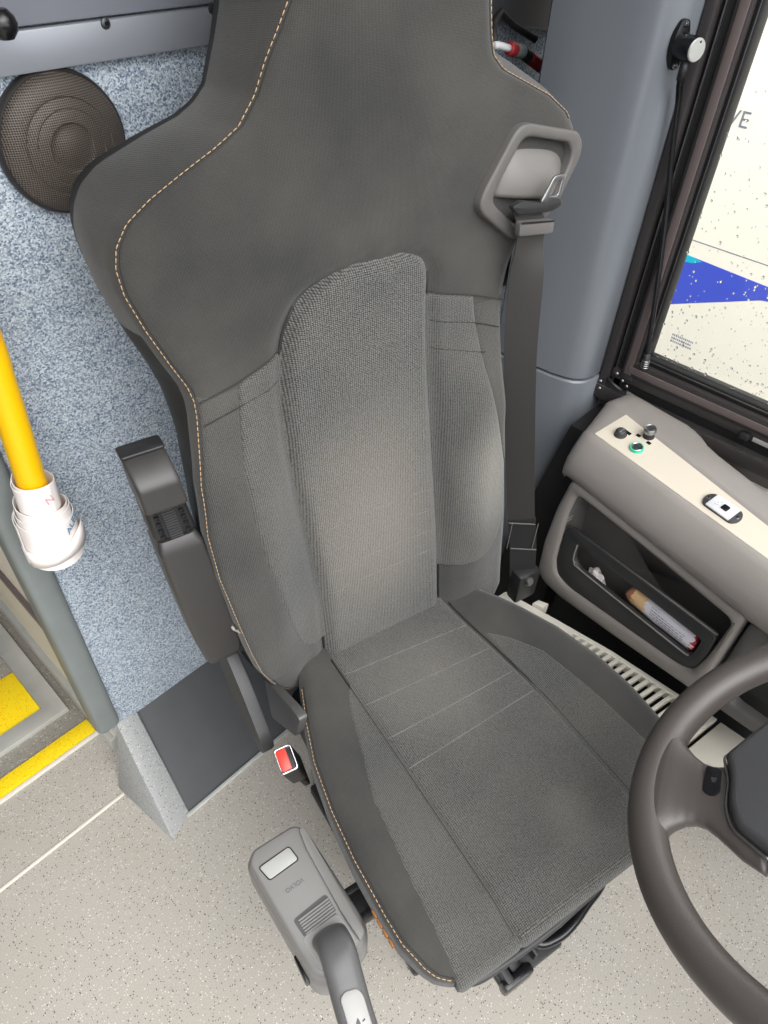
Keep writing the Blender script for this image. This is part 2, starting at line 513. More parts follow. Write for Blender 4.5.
# ------------------------------------------------------------------ camera
Rw = np.array([[.69321528, -.48472557, .53337951], [-.72004119, -.49813526, .48311691], [.03151602, -.71895924, -.69433735]])
cd = bpy.data.cameras.new('camera'); cam = bpy.data.objects.new('camera', cd); COL.objects.link(cam)
cd.sensor_fit = 'VERTICAL'; cd.sensor_height = 36; cd.lens = 705 / 1024 * 36; cd.clip_start = .02
mw = Matrix.Identity(4)
for r in range(3):
    mw[r][0] = Rw[r][0]; mw[r][1] = -Rw[r][1]; mw[r][2] = -Rw[r][2]
mw[2][3] = 1.48
cam.matrix_world = mw
S.camera = cam

# ================================================================== SETTING
def quadbox(name, pts_bottom, pts_top, mat, parent=None, bev=.0):
    """hexahedron from 4 bottom + 4 top points"""
    bm = bmesh.new()
    b = [bm.verts.new(p) for p in pts_bottom]; t = [bm.verts.new(p) for p in pts_top]
    bm.faces.new(b); bm.faces.new(t)
    for i in range(4): bm.faces.new((b[i], b[(i + 1) % 4], t[(i + 1) % 4], t[i]))
    if bev:
        bmesh.ops.recalc_face_normals(bm, faces=bm.faces)
        bmesh.ops.bevel(bm, geom=bm.edges[:], offset=bev, segments=2, profile=.5, affect='EDGES', clamp_overlap=True)
    return frombm(name, bm, mat, parent, angle=40)

struct(box('floor', -1.4, 1.32, -1.6, 1.031, -.06, 0, M['floor'], bev=0), 'light grey speckled vinyl floor around the driver seat', 'floor')
struct(box('floor_aisle', -1.4, 1.32, 1.0315, 3.4, -.06, -.001, M['floor_aisle'], bev=0), 'brownish grey speckled aisle floor beyond the yellow strip', 'floor')
struct(box('wall_back', .165, 1.42, .862, .90, .16, 2.05, M['carpet'], bev=0), 'blue grey carpeted wall behind the driver seat', 'wall')
# wedge upstand and dark sloping panel under the carpet
struct(quadbox('trim_1', [(.142, .662, 0), (.198, .687, 0), (.222, .862, 0), (.124, .838, 0)],
        [(.143, .666, .004), (.198, .690, .004), (.222, .862, .166), (.177, .862, .172)], M['vinyl_v'], bev=.003),
       'sloping vinyl covered upstand at the foot of the carpeted wall', 'trim')
struct(quadbox('wall_lower', [(.185, .69, 0), (1.10, .69, 0), (1.10, .89, 0), (.21, .89, 0)],
        [(.185, .695, .002), (1.10, .695, .002), (1.10, .875, .172), (.215, .875, .158)], M['darkpanel']),
       'dark grey sloping kick panel below the carpeted wall', 'wall panel')
struct(box('trim_2', .19, 1.1, .680, .688, 0, .006, M['alu'], bev=.001), 'thin light strip where the dark kick panel meets the floor', 'trim')
struct(box('trim_3', -.6, .125, .816, .822, -.001, .0025, M['cream'], bev=.0008), 'cream sealant joint line across the speckled floor', 'trim')
# edge post of the back wall and return wall
bm = bmesh.new(); addbox(bm, .140, .186, .852, .91, .172, 1.9, .012, None, 3)
struct(frombm('trim_4', bm, M['trimgrey'], angle=40), 'grey edge post at the end of the carpeted wall, by the yellow pole', 'trim')
bm = bmesh.new()
addbox(bm, .172, .20, .911, 2.6, .055, 1.9, .003)
r_ = struct(frombm('wall_left', bm, M['cream'], angle=40), 'cream return wall panel behind the grey edge post', 'wall')
struct(box('baseboard_left', .160, .20, .912, 2.6, -.001, .052, M['alu'], bev=.004), 'light metal skirting along the cream return wall', 'baseboard')
struct(box('trim_5', .166, .172, .92, 2.6, .30, .345, M['frame_l'], bev=.002), 'brown shadow strip along the cream return wall', 'trim')
# yellow nosing and aluminium framed tread
struct(box('trim_6', -.9, .158, .988, 1.030, -.002, .004, M['yellow_grit'], bev=.001), 'narrow yellow grit strip across the floor edge', 'trim')
struct(box('trim_7', -.9, .159, .979, .987, -.002, .006, M['cream'], bev=.001), 'cream edging line in front of the yellow strip', 'trim')
tr = empty('step_tread', (0, 1.3, 0))
tag(tr, 'yellow gritted step tread in a wide aluminium frame on the aisle floor', 'step tread')
def rel(o, p):
    o.parent = p; o.matrix_parent_inverse = Matrix.Translation(p.location).inverted(); return o
V = []; 
bm = bmesh.new()
prism('f', [(-1.2, 1.080), (.142, 1.080), (.142, 2.6), (.098, 2.6), (.098, 1.122), (-1.2, 1.122)], -.002, .012, None, bev=.003, bm_in=bm)
rel(frombm('frame', bm, M['alu'], angle=40), tr)
rel(box('grit_panel', -1.2, .0975, 1.1225, 1.265, -.004, .005, M['yellow_grit'], bev=.001), tr)
rel(box('tread_panel', -1.2, .0975, 1.268, 2.6, -.004, .004, M['floor_aisle'], bev=.001), tr)

# metal strip and plastic panel high on the back wall
st = struct(box('trim_8', .10, 1.3, .846, .862, 1.287, 1.3245, M['mtlstrip'], bev=.002), 'metal strip with screws above the carpeted wall', 'trim')
for x in (.4525, .5925, .73, .87):
    s_ = lathe('screw', [(.0001, .0026), (.003, .0026), (.0052, .0016), (.0056, 0)], M['gun'], st, 16,
          Matrix.Translation((x, .846, 1.3215 if x < .5 else 1.3225)) @ Matrix.Rotation(PI / 2, 4, 'X'))
    s_.name = 'screw'
    bm = bmesh.new(); addbox(bm, x - .0018, x + .0018, .8425, .8440, 1.3205, 1.3235, .0)
    frombm('screw_socket', bm, M['blackg'], s_)
struct(box('wall_upper', .10, 1.42, .850, .90, 1.326, 2.05, M['upperpanel'], bev=.004), 'grey plastic panel above the metal strip', 'wall')
# dark headliner piece in the corner behind the headrest
struct(quadbox('trim_9', [(.95, .84, 1.285), (1.40, .84, 1.215), (1.40, .861, 1.215), (.95, .861, 1.285)],
        [(.95, .84, 1.9), (1.40, .84, 1.9), (1.40, .861, 1.9), (.95, .861, 1.9)], M['darkpanel'], bev=.004),
       'dark panel in the back corner beside the pillar', 'trim')

# pillar between back wall and side window
plan = [(1.42, .80), (1.135, .728), (1.104, .706), (1.103, .685), (1.106, .65), (1.112, .61), (1.116, .575), (1.121, .552), (1.129, .533), (1.143, .520), (1.164, .512), (1.215, .510), (1.42, .510), (1.42, .79)]
def pillar(name, z0, z1, grow, mat, cut=0):
    P = [(x - grow if i < 12 else x, y - (grow if 5 < i < 13 else 0)) for i, (x, y) in enumerate(plan)]
    P = np.array(P); V = []; F = []; n = len(P)
    zs = [z0, z0 + .003, z1 - .003, z1] if not cut else [z0, .40, .45, .50, .55, .60, .65, z1 - .003, z1]
    nz = len(zs) - 1
    for k, z in enumerate(zs):
        ins = .003 if k in (0, nz) else 0
        ymin = .50 + cut * max(0, .72 - z)
        for x, y in P: V.append((x + ins, max(y, ymin) + ins * .5, z))
    for k in range(nz):
        for i in range(n): F.append((k * n + i, k * n + (i + 1) % n, (k + 1) * n + (i + 1) % n, (k + 1) * n + i))
    F.append(tuple(range(n))); F.append(tuple(nz * n + i for i in range(n)))
    o = obj(name, V, F, mat); o.data.set_sharp_from_angle(angle=math.radians(35))
    return o
struct(pillar('wall_pillar', .712, 2.05, 0, M['pillar']), 'rounded grey pillar trim beside the window, carrying the gooseneck lamp', 'pillar')
struct(pillar('wall_pillar_lower', 0, .709, .002, M['pillar']), 'lower grey pillar trim below the seam, beside the seat belt', 'pillar')

struct(prism('gap_shade_panel', [(.440, .640), (.497, .640), (.536, .453), (.58, .25), (.60, .0), (.452, .0)], 0, .11, M['rubber'], None, frame4((1.092, 0, 0), (0, 1, 0), (0, 0, 1), (1, 0, 0))), 'black panel standing in for the shadow between the pillar and the side console', 'trim')  # added panel: the dark of the gap is put into its black colour
struct(box('gap_light_strip', 1.165, 1.209, -.6, .205, .60, .628, M['cream'], bev=.003), 'cream strip standing in for light low between the console and the window frame', 'trim')  # added strip: light from a lower window is put into its cream colour
# window wall
XW = 1.2
struct(box('wall_right', 1.21, 1.32, -1.6, .519, -.05, .66, M['consoled'], bev=0), 'side wall under the driver window', 'wall')
struct(box('wall_right_top', 1.21, 1.32, -1.6, .519, 1.62, 2.05, M['upperpanel'], bev=0), 'side wall above the driver window', 'wall')
def zfr(o, par): o.parent = par; return o
wf_ = empty('window_1', (0, 0, 0))
struct(wf_, 'black framed driver side window with rain on the glass', 'window')
Y0 = -1.2
# left jamb: stepped rails
def vrail(name, ya, yb, x0, x1, z0, z1, mat, bev=.0015):
    return box(name, x0, x1, ya, yb, z0, z1, mat, wf_, bev)
vrail('jamb_flange', .492, .5095, 1.186, 1.25, .672, 1.66, M['frame'], .003)
vrail('jamb_channel', .470, .4915, 1.205, 1.25, .68, 1.66, M['rubber'])
vrail('jamb_lip', .4835, .4855, 1.197, 1.206, .70, 1.66, M['steel'], .0004)
vrail('sash_stile', .444, .4695, 1.192, 1.235, .72, 1.66, M['frame'], .004)
bm = bmesh.new()
addbox(bm, 1.1895, 1.196, .449, .463, .735, 1.66, .001); frombm('sash_face', bm, M['frame_l'], wf_, angle=40)
vrail('glass_gasket', .432, .4435, 1.200, 1.23, .755, 1.66, M['rubber'], .003)
vrail('gasket_bead', .4365, .4380, 1.1985, 1.2005, .765, 1.66, M['steel'], .0003)
# bottom rails (along the bus)
def hrail(name, z0, z1, x0, x1, mat, bev=.0015, ya=Y0, yb=.52):
    return box(name, x0, x1, ya, yb, z0, z1, mat, wf_, bev)
hrail('sill_flange', .660, .690, 1.184, 1.26, M['frame'], .003)
hrail('sill_lip', .690, .692, 1.186, 1.189, M['steel'], .0003)
hrail('sill_channel', .688, .712, 1.205, 1.26, M['rubber'])
hrail('sill_rail', .712, .733, 1.196, 1.24, M['frame'], .003, yb=.49)
hrail('sash_rail', .733, .764, 1.190, 1.236, M['frame'], .005, yb=.468)
bm = bmesh.new(); addbox(bm, 1.1875, 1.195, Y0, .455, .740, .754, .001); frombm('sash_rail_face', bm, M['frame_l'], wf_, angle=40)
hrail('sill_gasket', .764, .779, 1.200, 1.23, M['rubber'], .003, yb=.444)
hrail('sill_bead', .7725, .7745, 1.1985, 1.2005, M['steel'], .0003, yb=.437)
box('track_wear_plate', 1.1938, 1.197, .05, .20, .7135, .722, M['alu'], wf_, .001)
box('track_stop', 1.186, 1.199, .205, .222, .712, .726, M['blackp'], wf_, .002)
for (y, z, x) in ((.500, .684, 1.184), (.462, .716, 1.192), (.476, .727, 1.19), (.452, .706, 1.196), (.502, .70, 1.184)):
    lathe('screw', [(.0001, .002), (.0022, .002), (.0034, .001), (.0036, 0)], M['steel'], wf_, 14, Matrix.Translation((x, y, z)) @ Matrix.Rotation(-PI / 2, 4, 'Y'))
tube('latch_arm', [(1.186, .489, .712), (1.184, .474, .705), (1.185, .455, .70)], .0035, M['blackp'], wf_, 8)
gl = box('glass_pane', 1.212, 1.216, Y0, .4325, .779, 1.66, M['glass'], wf_, 0)
# printed stamp on the glass corner: rows of tiny grey marks
bm = bmesh.new()
for r in range(3):
    y = .405
    while y > .366:
        w = random.uniform(.0016, .0034)
        addbox(bm, 1.2105, 1.2112, y - w, y, .8335 - r * .0062 - (.405 - y) * .02, .8372 - r * .0062 - (.405 - y) * .02)
        y -= w + .0014
frombm('glass_stamp', bm, M['ink'], wf_)
# rain on the outside of the glass
bm = bmesh.new()
random.seed(11)
for i in range(620):
    y = random.uniform(.10, .43); z = .781 + random.random() ** 1.5 * .46
    r = random.choice((.0009, .0012, .0014, .0018, .0024))
    b2 = bmesh.new(); bmesh.ops.create_icosphere(b2, subdivisions=1, radius=1)
    bmesh.ops.scale(b2, vec=(r * .55, r, r * random.uniform(1, 1.5)), verts=b2.verts)
    bmesh.ops.translate(b2, vec=(1.2163, y, z), verts=b2.verts)
    tmp = bpy.data.meshes.new('t'); b2.to_mesh(tmp); b2.free(); bm.from_mesh(tmp); bpy.data.meshes.remove(tmp)
rd = frombm('raindrops', bm, M['water'], smooth=True)
tag(rd, 'raindrops scattered over the outside of the window glass', 'raindrops', kind='stuff')

struct(box('unseen_wall_front', -1.45, 1.32, -1.65, -1.6, -.9, 1.05, M['shell'], bev=0), 'unseen dash wall below the windscreen, added to cut light from the front', 'wall')  # out of view; raised to hold back level light on the back wall
struct(box('unseen_wall_far', -1.45, -1.4, -.75, 3.4, -.9, 2.1, M['shell'], bev=0), 'unseen far side wall of the bus, added to cut light from the left', 'wall')  # out of view; closes the left side so less light comes in
struct(box('wall_rear', -1.4, .165, 3.4, 3.45, -.9, 2.1, M['shell'], bev=0), 'rear end of the aisle', 'wall')
struct(box('ceiling', -1.45, 1.42, .20, 3.4, 2.05, 2.10, M['shell'], bev=0), 'unseen bus ceiling, added to shade the interior and open at the front', 'ceiling')  # out of view; front edge set back to let light fall from above
struct(box('ground', -6, 9, -7, 7, -.95, -.9, M['asphalt'], bev=0), 'wet asphalt outside the bus', 'ground')

# vehicle outside the window
veh = empty('parked_vehicle', (4.1, -.3, -.9))
tag(veh, 'white vehicle with blue wedge graphic standing outside the window', 'vehicle')
def relv(o): return rel(o, veh)
relv(box('body', 3.4, 5.6, -3.6, 3.6, -.6, 2.1, M['vanwhite'], bev=.06, seg=4))
for yy in (-2.4, 2.6):
    w_ = lathe('wheel', [(.05, -.1), (.38, -.1), (.42, -.06), (.42, .06), (.38, .1), (.05, .1)], M['rubber'], None, 40, Matrix.Translation((3.56, yy, -.48)) @ Matrix.Rotation(PI / 2, 4, 'Y'))
    relv(w_)
prism_m = frame4((3.4, 0, 0), (0, -1, 0), (0, 0, 1), (-1, 0, 0))
relv(prism('blue_wedge', [(-1.3291, 0.0752), (-0.5564, 0.0412), (-0.4636, 0.0350), (-0.5564, 0.0273), (-0.8036, -0.0160), (-1.3291, -0.2432)], -.001, .0012, M['vanblue'], None, prism_m))
relv(prism('teal_patch', [(-1.3909, 0.0798), (-1.1931, 0.0705), (-1.1158, 0.0613), (-1.1622, 0.0396), (-1.3909, 0.0118)], -.001, .0018, M['vanteal'], None, prism_m))
relv(prism('panel_seam', [(-2.1636, 0.1494), (0.9273, 0.1308), (0.9273, 0.1262), (-2.1636, 0.1447)], -.001, .0008, M['ink'], None, prism_m))
relv(text('lettering', 'VE', 0.0896, frame4((3.3985, 1.1776, 0.6594), (0, -1, 0), (0, 0, 1), (-1, 0, 0)), M['ink'], None, .0003))

# ================================================================== DRIVER SEAT
psi = math.radians(-14)
u0, s0 = .44, .625
seat = empty('driver_seat', (u0 * math.cos(psi) - s0 * math.sin(psi), u0 * math.sin(psi) + s0 * math.cos(psi), 0), (0, 0, psi))
tag(seat, 'charcoal cloth bus driver seat with integral headrest and folded armrest', 'seat')
SEATM = Matrix.Translation(seat.location) @ Matrix.Rotation(psi, 4, 'Z')

TH = math.radians(6)
Uv = np.array([0, math.sin(TH), math.cos(TH)]); Nv = np.array([0, -math.cos(TH), math.sin(TH)]); B0 = np.array([0, 0, .48])
def BP(u, v, w): return np.array([u, 0, 0]) + B0 + Uv * v + Nv * w
CLc = [(-.05, -.127), (.0, -.127), (.12, -.1245), (.232, -.134), (.352, -.147), (.435, -.152), (.49, -.149), (.53, -.144), (.56, -.137), (.58, -.129), (.594, -.120), (.608, -.108), (.618, -.094), (.627, -.072), (.6325, -.05), (.636, -.025), (.638, .0)]
CRc = [(-.05, .107), (0, .105), (.147, .099), (.272, .092), (.382, .085), (.494, .0775), (.566, .0755), (.595, .0775), (.606, .0765), (.615, .073), (.622, .067), (.629, .055), (.634, .04), (.637, .02), (.638, .0)]
CL_, CR_ = chain(CLc), chain(CRc)
def wfun(u, v):
    d = abs(u + .03)
    bol = .05 * sm(.10, .19, d) * (1 - .35 * sm(.20, .28, d)) * (1 - sm(.38, .56, v)) * (.55 + .45 * sm(-.02, .2, v))
    head = .02 * sm(.7, 1.0, v)
    gv = 0.0
    if v < .66:
        for c in (CL_, CR_): gv = max(gv, math.exp(-((u - float(c(min(v, .637)))) / .011) ** 2))
        gv *= 1 - sm(.60, .66, v)
    return float(bol + head) - .009 * float(gv)

FL = chain([(-.05, -.17), (-.035, -.195), (-.022, -.212), (0, -.231), (.052, -.252), (.11, -.263), (.174, -.272), (.278, -.284), (.352, -.286), (.425, -.279), (.472, -.268), (.505, -.260), (.522, -.258), (.54, -.261), (.571, -.274), (.616, -.291), (.657, -.303), (.684, -.3045), (.704, -.299), (.724, -.284), (.742, -.257), (.76, -.222), (.779, -.183), (.794, -.158), (.819, -.138), (.847, -.124), (.869, -.110), (.891, -.097), (.93, -.088), (1.0, -.080), (1.06, -.072), (1.10, -.055), (1.125, -.03), (1.138, 0), (1.142, .02)])
FR = chain([(-.05, .235), (-.03, .245), (.03, .240), (.093, .231), (.247, .206), (.369, .190), (.43, .188), (.458, .190), (.536, .203), (.58, .212), (.603, .221), (.627, .240), (.65, .276), (.68, .298), (.713, .307), (.738, .303), (.759, .287), (.781, .253), (.799, .211), (.814, .176), (.829, .159), (.85, .152), (.88, .146), (.95, .140), (1.02, .134), (1.08, .120), (1.11, .10), (1.13, .07), (1.14, .04), (1.142, .03)])
BL = chain([(-.05, -.235), (.0, -.25), (.1, -.262), (.211, -.268), (.30, -.265), (.373, -.262), (.452, -.260), (.506, -.268), (.54, -.277), (.585, -.293), (.643, -.309), (.690, -.3155), (.712, -.3155), (.730, -.311), (.747, -.3015), (.762, -.282), (.772, -.255), (.782, -.228), (.795, -.186), (.806, -.165), (.82, -.150), (.857, -.134), (.889, -.123), (.95, -.113), (1.03, -.105), (1.08, -.09), (1.11, -.07), (1.13, -.04), (1.138, -.01), (1.142, .02)])
BR = chain([(-.05, .235), (.1, .235), (.25, .21), (.40, .195), (.50, .2), (.585, .215), (.62, .235), (.65, .285), (.69, .318), (.72, .331), (.745, .331), (.765, .322), (.787, .298), (.808, .262), (.822, .232), (.835, .195), (.86, .165), (.95, .145), (1.03, .137), (1.09, .118), (1.12, .09), (1.135, .06), (1.142, .03)])

def backrest_body():
    vs = np.concatenate([np.arange(-.05, 1.06, .005), np.linspace(1.06, 1.1418, 26)])
    Mf, K, Mb = 84, 7, 8
    V = []; F = []; UVs = []
    for v in vs:
        a, b = float(FL(v)), float(FR(v)); ab, bb = float(BL(v)), float(BR(v))
        endf = min(1, math.sqrt(max(0, 1.142 - v) / .07)) if v > 1.072 else 1
        row = []
        for k in range(Mf):
            t = k / (Mf - 1)
            t = .5 - .5 * math.cos(PI * t) if False else t
            u = a + (b - a) * t
            d = min(u - a, b - u)
            w = wfun(u, v) - .009 * (1 - min(1, d / .018)) ** 2
            # faint puff between the seam lines
            w -= (1 - endf) * .05
            row.append((u, v, w, u, v))
        wa, wb = row[0][2], row[-1][2]
        for k in range(1, K + 1):
            t = k / (K + 1)
            row.append((b + (bb - b) * t + .006 * math.sin(PI * t), v, wb + (-.10 * endf - wb) * t, b + .1 * t, v))
        for k in range(Mb):
            t = k / (Mb - 1)
            row.append((bb + (ab - bb) * t, v, (-.10 - .03 * (1 - (2 * t - 1) ** 4)) * (.5 + .5 * endf), bb + .1 - .3 * t, v))
        for k in range(1, K + 1):
            t = k / (K + 1)
            row.append((ab + (a - ab) * t - .006 * math.sin(PI * t), v, -.10 * endf + (wa + .10 * endf) * t, a - .1 * (1 - t), v))
        for (u, vv, w, tu, tv) in row:
            V.append(BP(u, vv, w)); UVs.append((tu, tv))
    n = Mf + 2 * K + Mb
    for i in range(len(vs) - 1):
        for k in range(n):
            F.append((i * n + k, i * n + (k + 1) % n, (i + 1) * n + (k + 1) % n, (i + 1) * n + k))
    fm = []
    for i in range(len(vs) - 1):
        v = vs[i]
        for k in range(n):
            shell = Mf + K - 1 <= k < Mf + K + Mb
            if v < .60: shell = Mf <= k < n - 1  # lower flank blacked: side shell plus the shade beside the bolster painted in
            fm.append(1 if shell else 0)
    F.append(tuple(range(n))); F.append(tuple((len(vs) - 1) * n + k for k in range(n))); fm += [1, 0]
    return obj('backrest', V, F, M['cover'], seat, uvs=UVs, mats=[M['shell_shade']], fmat=fm)
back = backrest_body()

def overlay(name, ul, ur, v0, v1, surf, mat, parent, lift=.004, tuck=.006, nv=120, nu=40, edge=.014, tilt=None, depth=.012):
    """padded panel sewn onto a surface: edges tuck below, middle stands proud. surf(u,v,w)->xyz; closed behind"""
    V = []; F = []; UVs = []
    vs = np.linspace(v0, v1, nv)
    for v in vs:
        a, b = float(ul(v)), float(ur(v))
        for k in range(nu):
            t = k / (nu - 1); u = a + (b - a) * t
            vv = v + (tilt(u, v) if tilt else 0)
            d = min(u - a, b - u, (v1 - v), (v - v0) + 1)
            e = min(1, max(0, d / edge)); off = -tuck + (lift + tuck) * (1 - (1 - e) ** 2)
            V.append(surf(u, vv, off)); UVs.append((u, vv))
    top = len(V)
    for v in vs:
        a, b = float(ul(v)), float(ur(v))
        for k in range(nu):
            u = a + (b - a) * k / (nu - 1)
            vv = v + (tilt(u, v) if tilt else 0)
            V.append(surf(u, vv, -depth)); UVs.append((u, vv))
    for i in range(nv - 1):
        for k in range(nu - 1):
            q = (i * nu + k, i * nu + k + 1, (i + 1) * nu + k + 1, (i + 1) * nu + k)
            F.append(q); F.append(tuple(top + j for j in reversed(q)))
    rim = [k for k in range(nu)] + [i * nu + nu - 1 for i in range(1, nv)] + [(nv - 1) * nu + k for k in range(nu - 2, -1, -1)] + [i * nu for i in range(nv - 2, 0, -1)]
    for i in range(len(rim)):
        a, b = rim[i], rim[(i + 1) % len(rim)]
        F.append((a, b, top + b, top + a))
    return obj(name, V, F, mat, parent, uvs=UVs)

def seams(name, lines, surf, rad, mat, parent, lift=.002):
    V = []; F = []
    for pts in lines:
        P = smoothpath(pts, 60)
        v, f = tubeverts([surf(p[0], p[1], lift) for p in P], rad, 6)
        o_ = len(V); V += v; F += [tuple(i + o_ for i in q) for q in f]
    return obj(name, V, F, mat, parent)
bsurf = lambda u, v, off: BP(u, v, wfun(u, v) + off)
overlay('backrest_center_panel', CL_, CR_, -.05, .6378, bsurf, M['coarse'], seat, lift=.011, tuck=.003, nv=170, nu=60, edge=.020)
# shadow seams down both sides of the centre panel
for c_ in (CL_, CR_):
    seams('panel_seam', [[(float(c_(v)), v) for v in np.linspace(.0, .60, 26)]], bsurf, .0017, M['shell_shade'], back, .0012)
# faint quilting rows across the lower centre panel
for v0 in (.135, .178, .221, .264):
    seams('quilt_line', [[(float(CL_(v0)) + .012, v0), (-.02, v0 + .004), (float(CR_(v0)) - .012, v0)]], bsurf, .0005, M['quilt'], back, .0109)
# side inserts
IL = chain([(.03, -.140), (.036, -.152), (.045, -.163), (.069, -.178), (.12, -.191), (.183, -.203), (.275, -.219), (.367, -.228), (.436, -.226), (.486, -.215), (.55, -.198)])
overlay('bolster_insert', IL, lambda v: float(CL_(v)) + .008, .03, .541, bsurf, M['insert'], seat, lift=.0035, tuck=.002, nv=110, nu=30, edge=.008,
        tilt=lambda u, v: (u + .17) * .33 * float(sm(.40, .53, v)))
IR = chain([(.085, .115), (.088, .135), (.094, .155), (.105, .180), (.13, .195), (.187, .203), (.24, .199), (.295, .190), (.395, .165), (.461, .154), (.508, .151), (.57, .149)])
overlay('bolster_insert', lambda v: float(CR_(v)) - .008, IR, .085, .566, bsurf, M['side_r'], seat, lift=.0035, tuck=.002, nv=110, nu=30, edge=.008,
        tilt=lambda u, v: -(u - .11) * .27 * float(sm(.45, .56, v)))
# outer mesh panels of the bolsters, below the band seam
def ol(v): return float(FL(v)) + .006
overlay('bolster_outer', ol, lambda v: float(IL(v)) + .006 if v > .03 else -.135, .03, .528, bsurf, M['side'], seat, lift=.0015, tuck=.002, nv=110, nu=26, edge=.008)
overlay('bolster_outer', lambda v: float(IR(v)) - .006, lambda v: float(FR(v)) - .006, .30, .545, bsurf, M['side'], seat, lift=.0015, tuck=.002, nv=70, nu=16, edge=.008)

def seamline(name, pts, surf, rad, mat, parent, lift=.002):
    P = smoothpath(pts, 60)
    return tube(name, [surf(p[0], p[1], lift) for p in P], rad, mat, parent, 6)
for pts in ([(-.140, .553), (-.197, .534), (-.252, .5225)], [(-.146, .514), (-.205, .506), (-.254, .497)],
            [(.078, .575), (.149, .556), (.196, .539)], [(.080, .535), (.147, .519), (.186, .505)], [(.080, .496), (.146, .481), (.156, .479)]):
    seams('seam_line', [pts], bsurf, .0007, M['seam'], back, .0033)

def dashes(pts3, L_=.0050, gap=.0018, r=.0006):
    P = np.array(pts3); s = np.r_[0, np.cumsum(np.linalg.norm(np.diff(P, axis=0), axis=1))]
    V = []; F = []; t = 0
    at = lambda q: [float(np.interp(q, s, P[:, i])) for i in range(3)]
    while t + L_ < s[-1]:
        v, f = tubeverts([at(t), at(t + L_ / 2), at(t + L_)], [r * .7, r, r * .7], 5)
        o_ = len(V); V += v; F += [tuple(i + o_ for i in q) for q in f]; t += L_ + gap
    return V, F
def edgew(u, v):
    a, b = float(FL(v)), float(FR(v)); d = max(0, min(u - a, b - u))
    return wfun(u, v) - .009 * (1 - min(1, d / .018)) ** 2
ws = list(np.arange(-.03, 1.09, .004))
pt = [BP(float(FL(v)) + .003, v, edgew(float(FL(v)) + .003, v) + .0012) for v in ws]
Vd, Fd = dashes(pt); obj('stitching', Vd, Fd, M['thread'], back)
tube('edge_piping', [BP(float(FL(v)) + .007, v, edgew(float(FL(v)) + .007, v) - .0002) for v in ws], .0011, M['seam'], back, 6)
ptr = [BP(float(FR(v)) - .003, v, edgew(float(FR(v)) - .003, v) + .0010) for v in np.arange(.752, 1.08, .004)]
Vd, Fd = dashes(ptr); obj('stitching', Vd, Fd, M['thread'], back)
tube('edge_piping', [BP(float(FR(v)) - .007, v, edgew(float(FR(v)) - .007, v) - .0002) for v in np.arange(.752, 1.08, .004)], .0011, M['seam'], back, 6)

# ---- cushion
def hfun(u, s):
    d = abs(u)
    return float(.02 * sm(.13, .22, d) * (1 - .5 * sm(.3, .5, s)) - .012 * sm(.44, .505, s) - .008 * (1 - sm(.0, .2, s)) * (1 - sm(.1, .16, d)) )
QL = chain([(-.08, -.15), (-.03, -.17), (.0, -.18), (.044, -.199), (.108, -.223), (.171, -.243), (.248, -.256), (.321, -.262), (.399, -.262), (.437, -.260), (.47, -.250), (.485, -.242), (.497, -.229), (.505, -.214), (.513, -.19), (.522, -.17)])
QR = chain([(-.08, .15), (-.03, .165), (.0, .175), (.032, .185), (.061, .199), (.097, .215), (.169, .244), (.248, .262), (.318, .267), (.379, .265), (.43, .260), (.47, .252), (.49, .243), (.505, .226), (.515, .205), (.522, .18)])
FRONT = [(.505, 0), (.5095, .004), (.512, .010), (.5125, .018), (.511, .027), (.507, .036)]   # (s, drop)
def cushion_body():
    rows = [(s, 0) for s in np.arange(-.08, .503, .0065)] + FRONT
    Mf, K, Mb = 84, 8, 8
    V = []; F = []; UVs = []
    for (s, drop) in rows:
        a, b = float(QL(s)), float(QR(s)); bot = -.085 + .03 * float(sm(.38, .50, s)) + drop * .15
        row = []
        for k in range(Mf):
            u = a + (b - a) * k / (Mf - 1); d = min(u - a, b - u)
            h = hfun(u, s) - .014 * (1 - min(1, d / .022)) ** 2 - drop
            row.append((u, s, h, u, s + drop))
        for k in range(1, K + 1):
            t = k / (K + 1); row.append((b - .012 * t + .006 * math.sin(PI * t), s, row[Mf - 1][2] * (1 - t) + bot * t, b + .1 * t, s))
        for k in range(Mb):
            t = k / (Mb - 1); row.append((b - .012 + (a - b + .024) * t, s, bot, b - t * .4, s))
        for k in range(1, K + 1):
            t = k / (K + 1); row.append((a + .012 * (1 - t) - .006 * math.sin(PI * t), s, bot * (1 - t) + row[0][2] * t, a - .1 * (1 - t), s))
        for u, ss, h, tu, tv in row: V.append((u, -ss, .48 + h)); UVs.append((tu, tv))
    n = Mf + 2 * K + Mb
    for i in range(len(rows) - 1):
        for k in range(n): F.append((i * n + k, i * n + (k + 1) % n, (i + 1) * n + (k + 1) % n, (i + 1) * n + k))
    F.append(tuple(range(n))); F.append(tuple((len(rows) - 1) * n + k for k in range(n)))
    return obj('cushion', V, F, M['cover'], seat, uvs=UVs)
cush = cushion_body()
FA = np.array(FRONT); FS = np.r_[0, np.cumsum(np.linalg.norm(np.diff(FA, axis=0), axis=1))]
